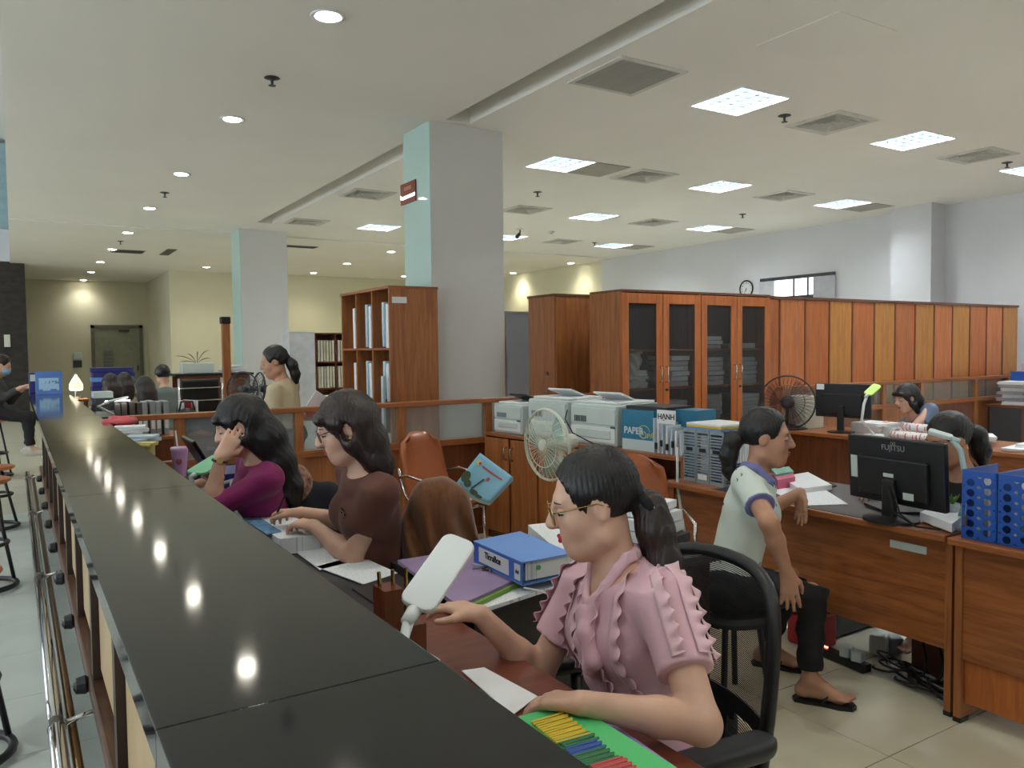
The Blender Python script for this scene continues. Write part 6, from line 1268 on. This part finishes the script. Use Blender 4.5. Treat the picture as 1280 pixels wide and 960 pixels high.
o = led_lamp('thin glowing desk light over the file sleeves', ony(135, 503, 7.85), ony(160, 497, 7.9), UP, .05, M_WHITE, M_WHITE, (.86, 7.95, .762), M_WHITE, [ony(135, 503, 7.85), ony(122, 508, 7.9), V3(.86, 7.95, .9), V3(.86, 7.95, .77)], .06); MB().box(tuple((ony(147, 501, 7.87)-V3(.86, 7.95, .762))), (.20, .03, .008)).build('tube', emis('desk_tube_glow', (.95, 1, 1, 1), 5), o)
# black high-backed chair with chrome rails
p = ony(250, 495, 8.75); r = thing('rear_chair', 'black high-backed chair with chrome side rails', 'chair', (p[0], 8.75, 0), .15)
MB().box((0, 0, .93), (.40, .05, .62)).build('backrest', M_BLACK, r, bevel=.03); MB().bb(-.22, .22, 0, .45, .42, .49).build('seat', M_BLACK, r, bevel=.02)
for s_ in (-1, 1): MB().tube([(s_*.22, -.03, 1.25), (s_*.22, -.03, .45), (s_*.22, .4, .43), (s_*.22, .42, 0)], .012).build('side_rail', M_CHROME, r, smooth=True); MB().tube([(s_*.22, 0, .45), (s_*.22, -.1, 0)], .012).build('leg', M_CHROME, r)
for z_ in (1.15, 1.02): MB().tube([(-.22, -.035, z_), (.22, -.035, z_)], .008).build('cross_rail', M_CHROME, r)
# plant on the tall rear cabinet
p = ony(246, 455, 11.1); r = thing('potted_plant', 'white planter with long arching leaves on the tall rear cabinet', 'plant', (p[0], 11.1, 1.241)); MB().bb(-.2, .2, -.1, .1, 0, .14).build('planter', M_OFFW, r, bevel=.01)
for k, (a, l) in enumerate(((2.7, .3), (2.2, .2), (.9, .28), (.4, .2), (1.5, .2), (3.0, .22))):
    P_ = [(l*t*math.cos(a), .03*math.sin(k), .13+l*1.0*t*abs(math.sin(a))*(1.3-.5*t)+.08*t*(1-t)) for t in np.linspace(0, 1, 6)]; MB().tube(P_, [.006, .012, .02, .024, .018, .003], n=6, flat=.25, up=(0, 1, 0)).build('leaf', plain('dull_leaf', S(86, 84, 50), .5), r)
for k in range(2): bundle('document_pile', 'white papers beside the planter on the tall rear cabinet', 'papers by the planter', (2.5+.05*k, 11.2, 1.241+.05*k), (.3, .25, .05), .2*k, n=2)
# wooden post with black cap
p = ony(283, 450, 9.4); r = thing('wooden_post', 'slim wooden post with a black cap near the far column', 'post', (p[0], 9.4, 0)); MB().bb(-.04, .04, -.04, .04, 0, 1.84).build('shaft', M_WOOD, r); MB().bb(-.055, .05, -.05, .05, 1.84, 1.92).build('cap', M_BLACK, r, bevel=.01)
# far white cabinet and file shelf
r = thing('white_cabinet', 'tall pale cabinet beyond the standing woman', 'cabinet', (3.82, 12.2, 0)); MB().bb(-.27, .13, -.2, .2, 0, 1.82).build('body', plain('pale_metal', S(196, 198, 202), .5), r, bevel=.006); MB().bb(-.265, .125, -.206, -.2, .05, 1.78).build('door', plain('pale_metal_door', S(204, 206, 210), .5), r)
r = thing('file_shelf', 'far wooden shelf filled with upright buff files', 'shelf', (4.32, 12.2, 0))
for x in (-.35, -.03, .35): MB().bb(x-.01, x+.01, -.18, .18, 0, 1.8).build('side_panel', M_WOODD, r)
for z_ in (.05, .5, .92, 1.33, 1.78): MB().bb(-.36, .36, -.18, .18, z_, z_+.02).build('shelf_board', M_WOODD, r)
MB().bb(-.35, .35, .17, .18, 0, 1.8).build('back_panel', M_WOODD, r)
for z_ in (.94, 1.35):
    for k in range(14):
        if k == 6: continue
        o = MB().box((0, 0, .165), (.035, .24, .33)).build('upright_file', [plain('buff_card', S(196, 188, 160), .7), plain('cream_card', S(206, 202, 184), .7)][k % 2], None, loc=(4.32-.30+.046*k, 12.15, z_+.004)); tag(o, 'buff file standing in the far wooden shelf', 'file', 'buff files in the far shelf')
random.seed(11)
for k in range(7):
    x = 3.0+.2*k; bundle('paper_pile', 'pile of papers on the rear desk behind the standing woman', 'paper piles on the rear desk', (x, 8.5+.08*(k % 2), .762), (.19, .28, .22+.1*random.random()), random.uniform(-.2, .2), [None, plain('pale_pink_paper', S(216, 190, 200), .7), plain('pale_mint_paper', S(190, 214, 206), .7)][k % 3], n=5)
p = ony(400, 497, 7.95); r = thing('red_tray', 'red and white letter tray on a stand behind the partition', 'tray', (p[0], 7.95, .86)); MB().bb(-.2, .2, -.14, .14, 0, .03).build('tray_bottom', M_RED, r); MB().bb(-.2, .2, -.15, -.14, 0, .09).build('tray_front', M_RED, r); MB().box((-.02, 0, .11), (.2, .02, .22), M=Matrix.Rotation(.6, 3, 'Y')).build('white_folder', M_PAPER, r); MB().box((.1, 0, .1), (.16, .02, .15), M=Matrix.Rotation(-.5, 3, 'Y')).build('red_folder', M_RED, r)
o = thing('tray_stand', 'low wooden table under the red letter tray', 'table', (p[0], 7.95, 0)); MB().bb(-.3, .32, -.25, .25, .83, .858).build('tabletop', M_WOODX, o)
for x in (-.27, .29):
    for y in (-.22, .22): MB().bb(x-.02, x+.02, y-.02, y+.02, 0, .83).build('leg', M_WOODD, o)
# rear desk clutter near the glowing lamp
for k, (px, y_, zt, n_, d_, m_, lb) in enumerate(((140, 11.95, 1.33, 9, (.5, .3), M_NAVY, 'dark blue ledgers stacked high on the far rear desk'), (121, 8.2, 1.17, 7, (.16, .24), M_DGREY, 'dark ledgers piled beside the upright file sleeves'))):
    p = ony(px, 480, y_); r = thing('ledger_pile', lb, 'ledgers', (max(p[0], .68), y_, .762)); t = (zt-.762)/n_
    for q in range(n_): MB().box((.015*(q % 2), 0, t*(q+.5)), (d_[0], d_[1], t*.92)).build('ledger', m_ if q % 3 else (M_SKYB if k == 0 else M_OFFW), r)
# ------------------------------------------------------------------ visitors' stools
def stool(lab, x, y, H, rz=0):
    r = thing('visitor_stool', lab, 'stool', (x, y, 0), rz, 'visitor stools at the counter'); MB().lathe([(.001, H-.03), (.16, H-.03), (.18, H-.015), (.175, H), (.001, H+.004)], n=24).build('seat', M_WOODL, r)
    for z_, R_ in ((.025, .19), (.30, .15)): MB().tube([(R_*math.cos(t), R_*math.sin(t), z_) for t in np.linspace(0, 6.283, 26, endpoint=False)], .017 if z_ < .1 else .013, n=8, closed=True).build('ring', M_BLACK, r, smooth=True)
    for k in range(4): a = k*1.571+.4; MB().tube([(.19*math.cos(a), .19*math.sin(a), .025), (.08*math.cos(a), .08*math.sin(a), H-.03)], .012).build('leg', M_BLACK, r, smooth=True)
    MB().cyl((0, 0, H-.08), (0, 0, H-.03), .06).build('swivel', M_BLACK, r); return r
stool('visitor stool with wooden seat near the first foot rail clamp', -.22, 6.1, .72); stool('visitor stool with wooden seat nearest the beige counter panels', -.24, 3.55, .72); stool('visitor stool with wooden seat before the masked visitor', -.2, 8.2, .55); stool('visitor stool under the masked visitor', p8['pelvis'][0], p8['pelvis'][1], .72)
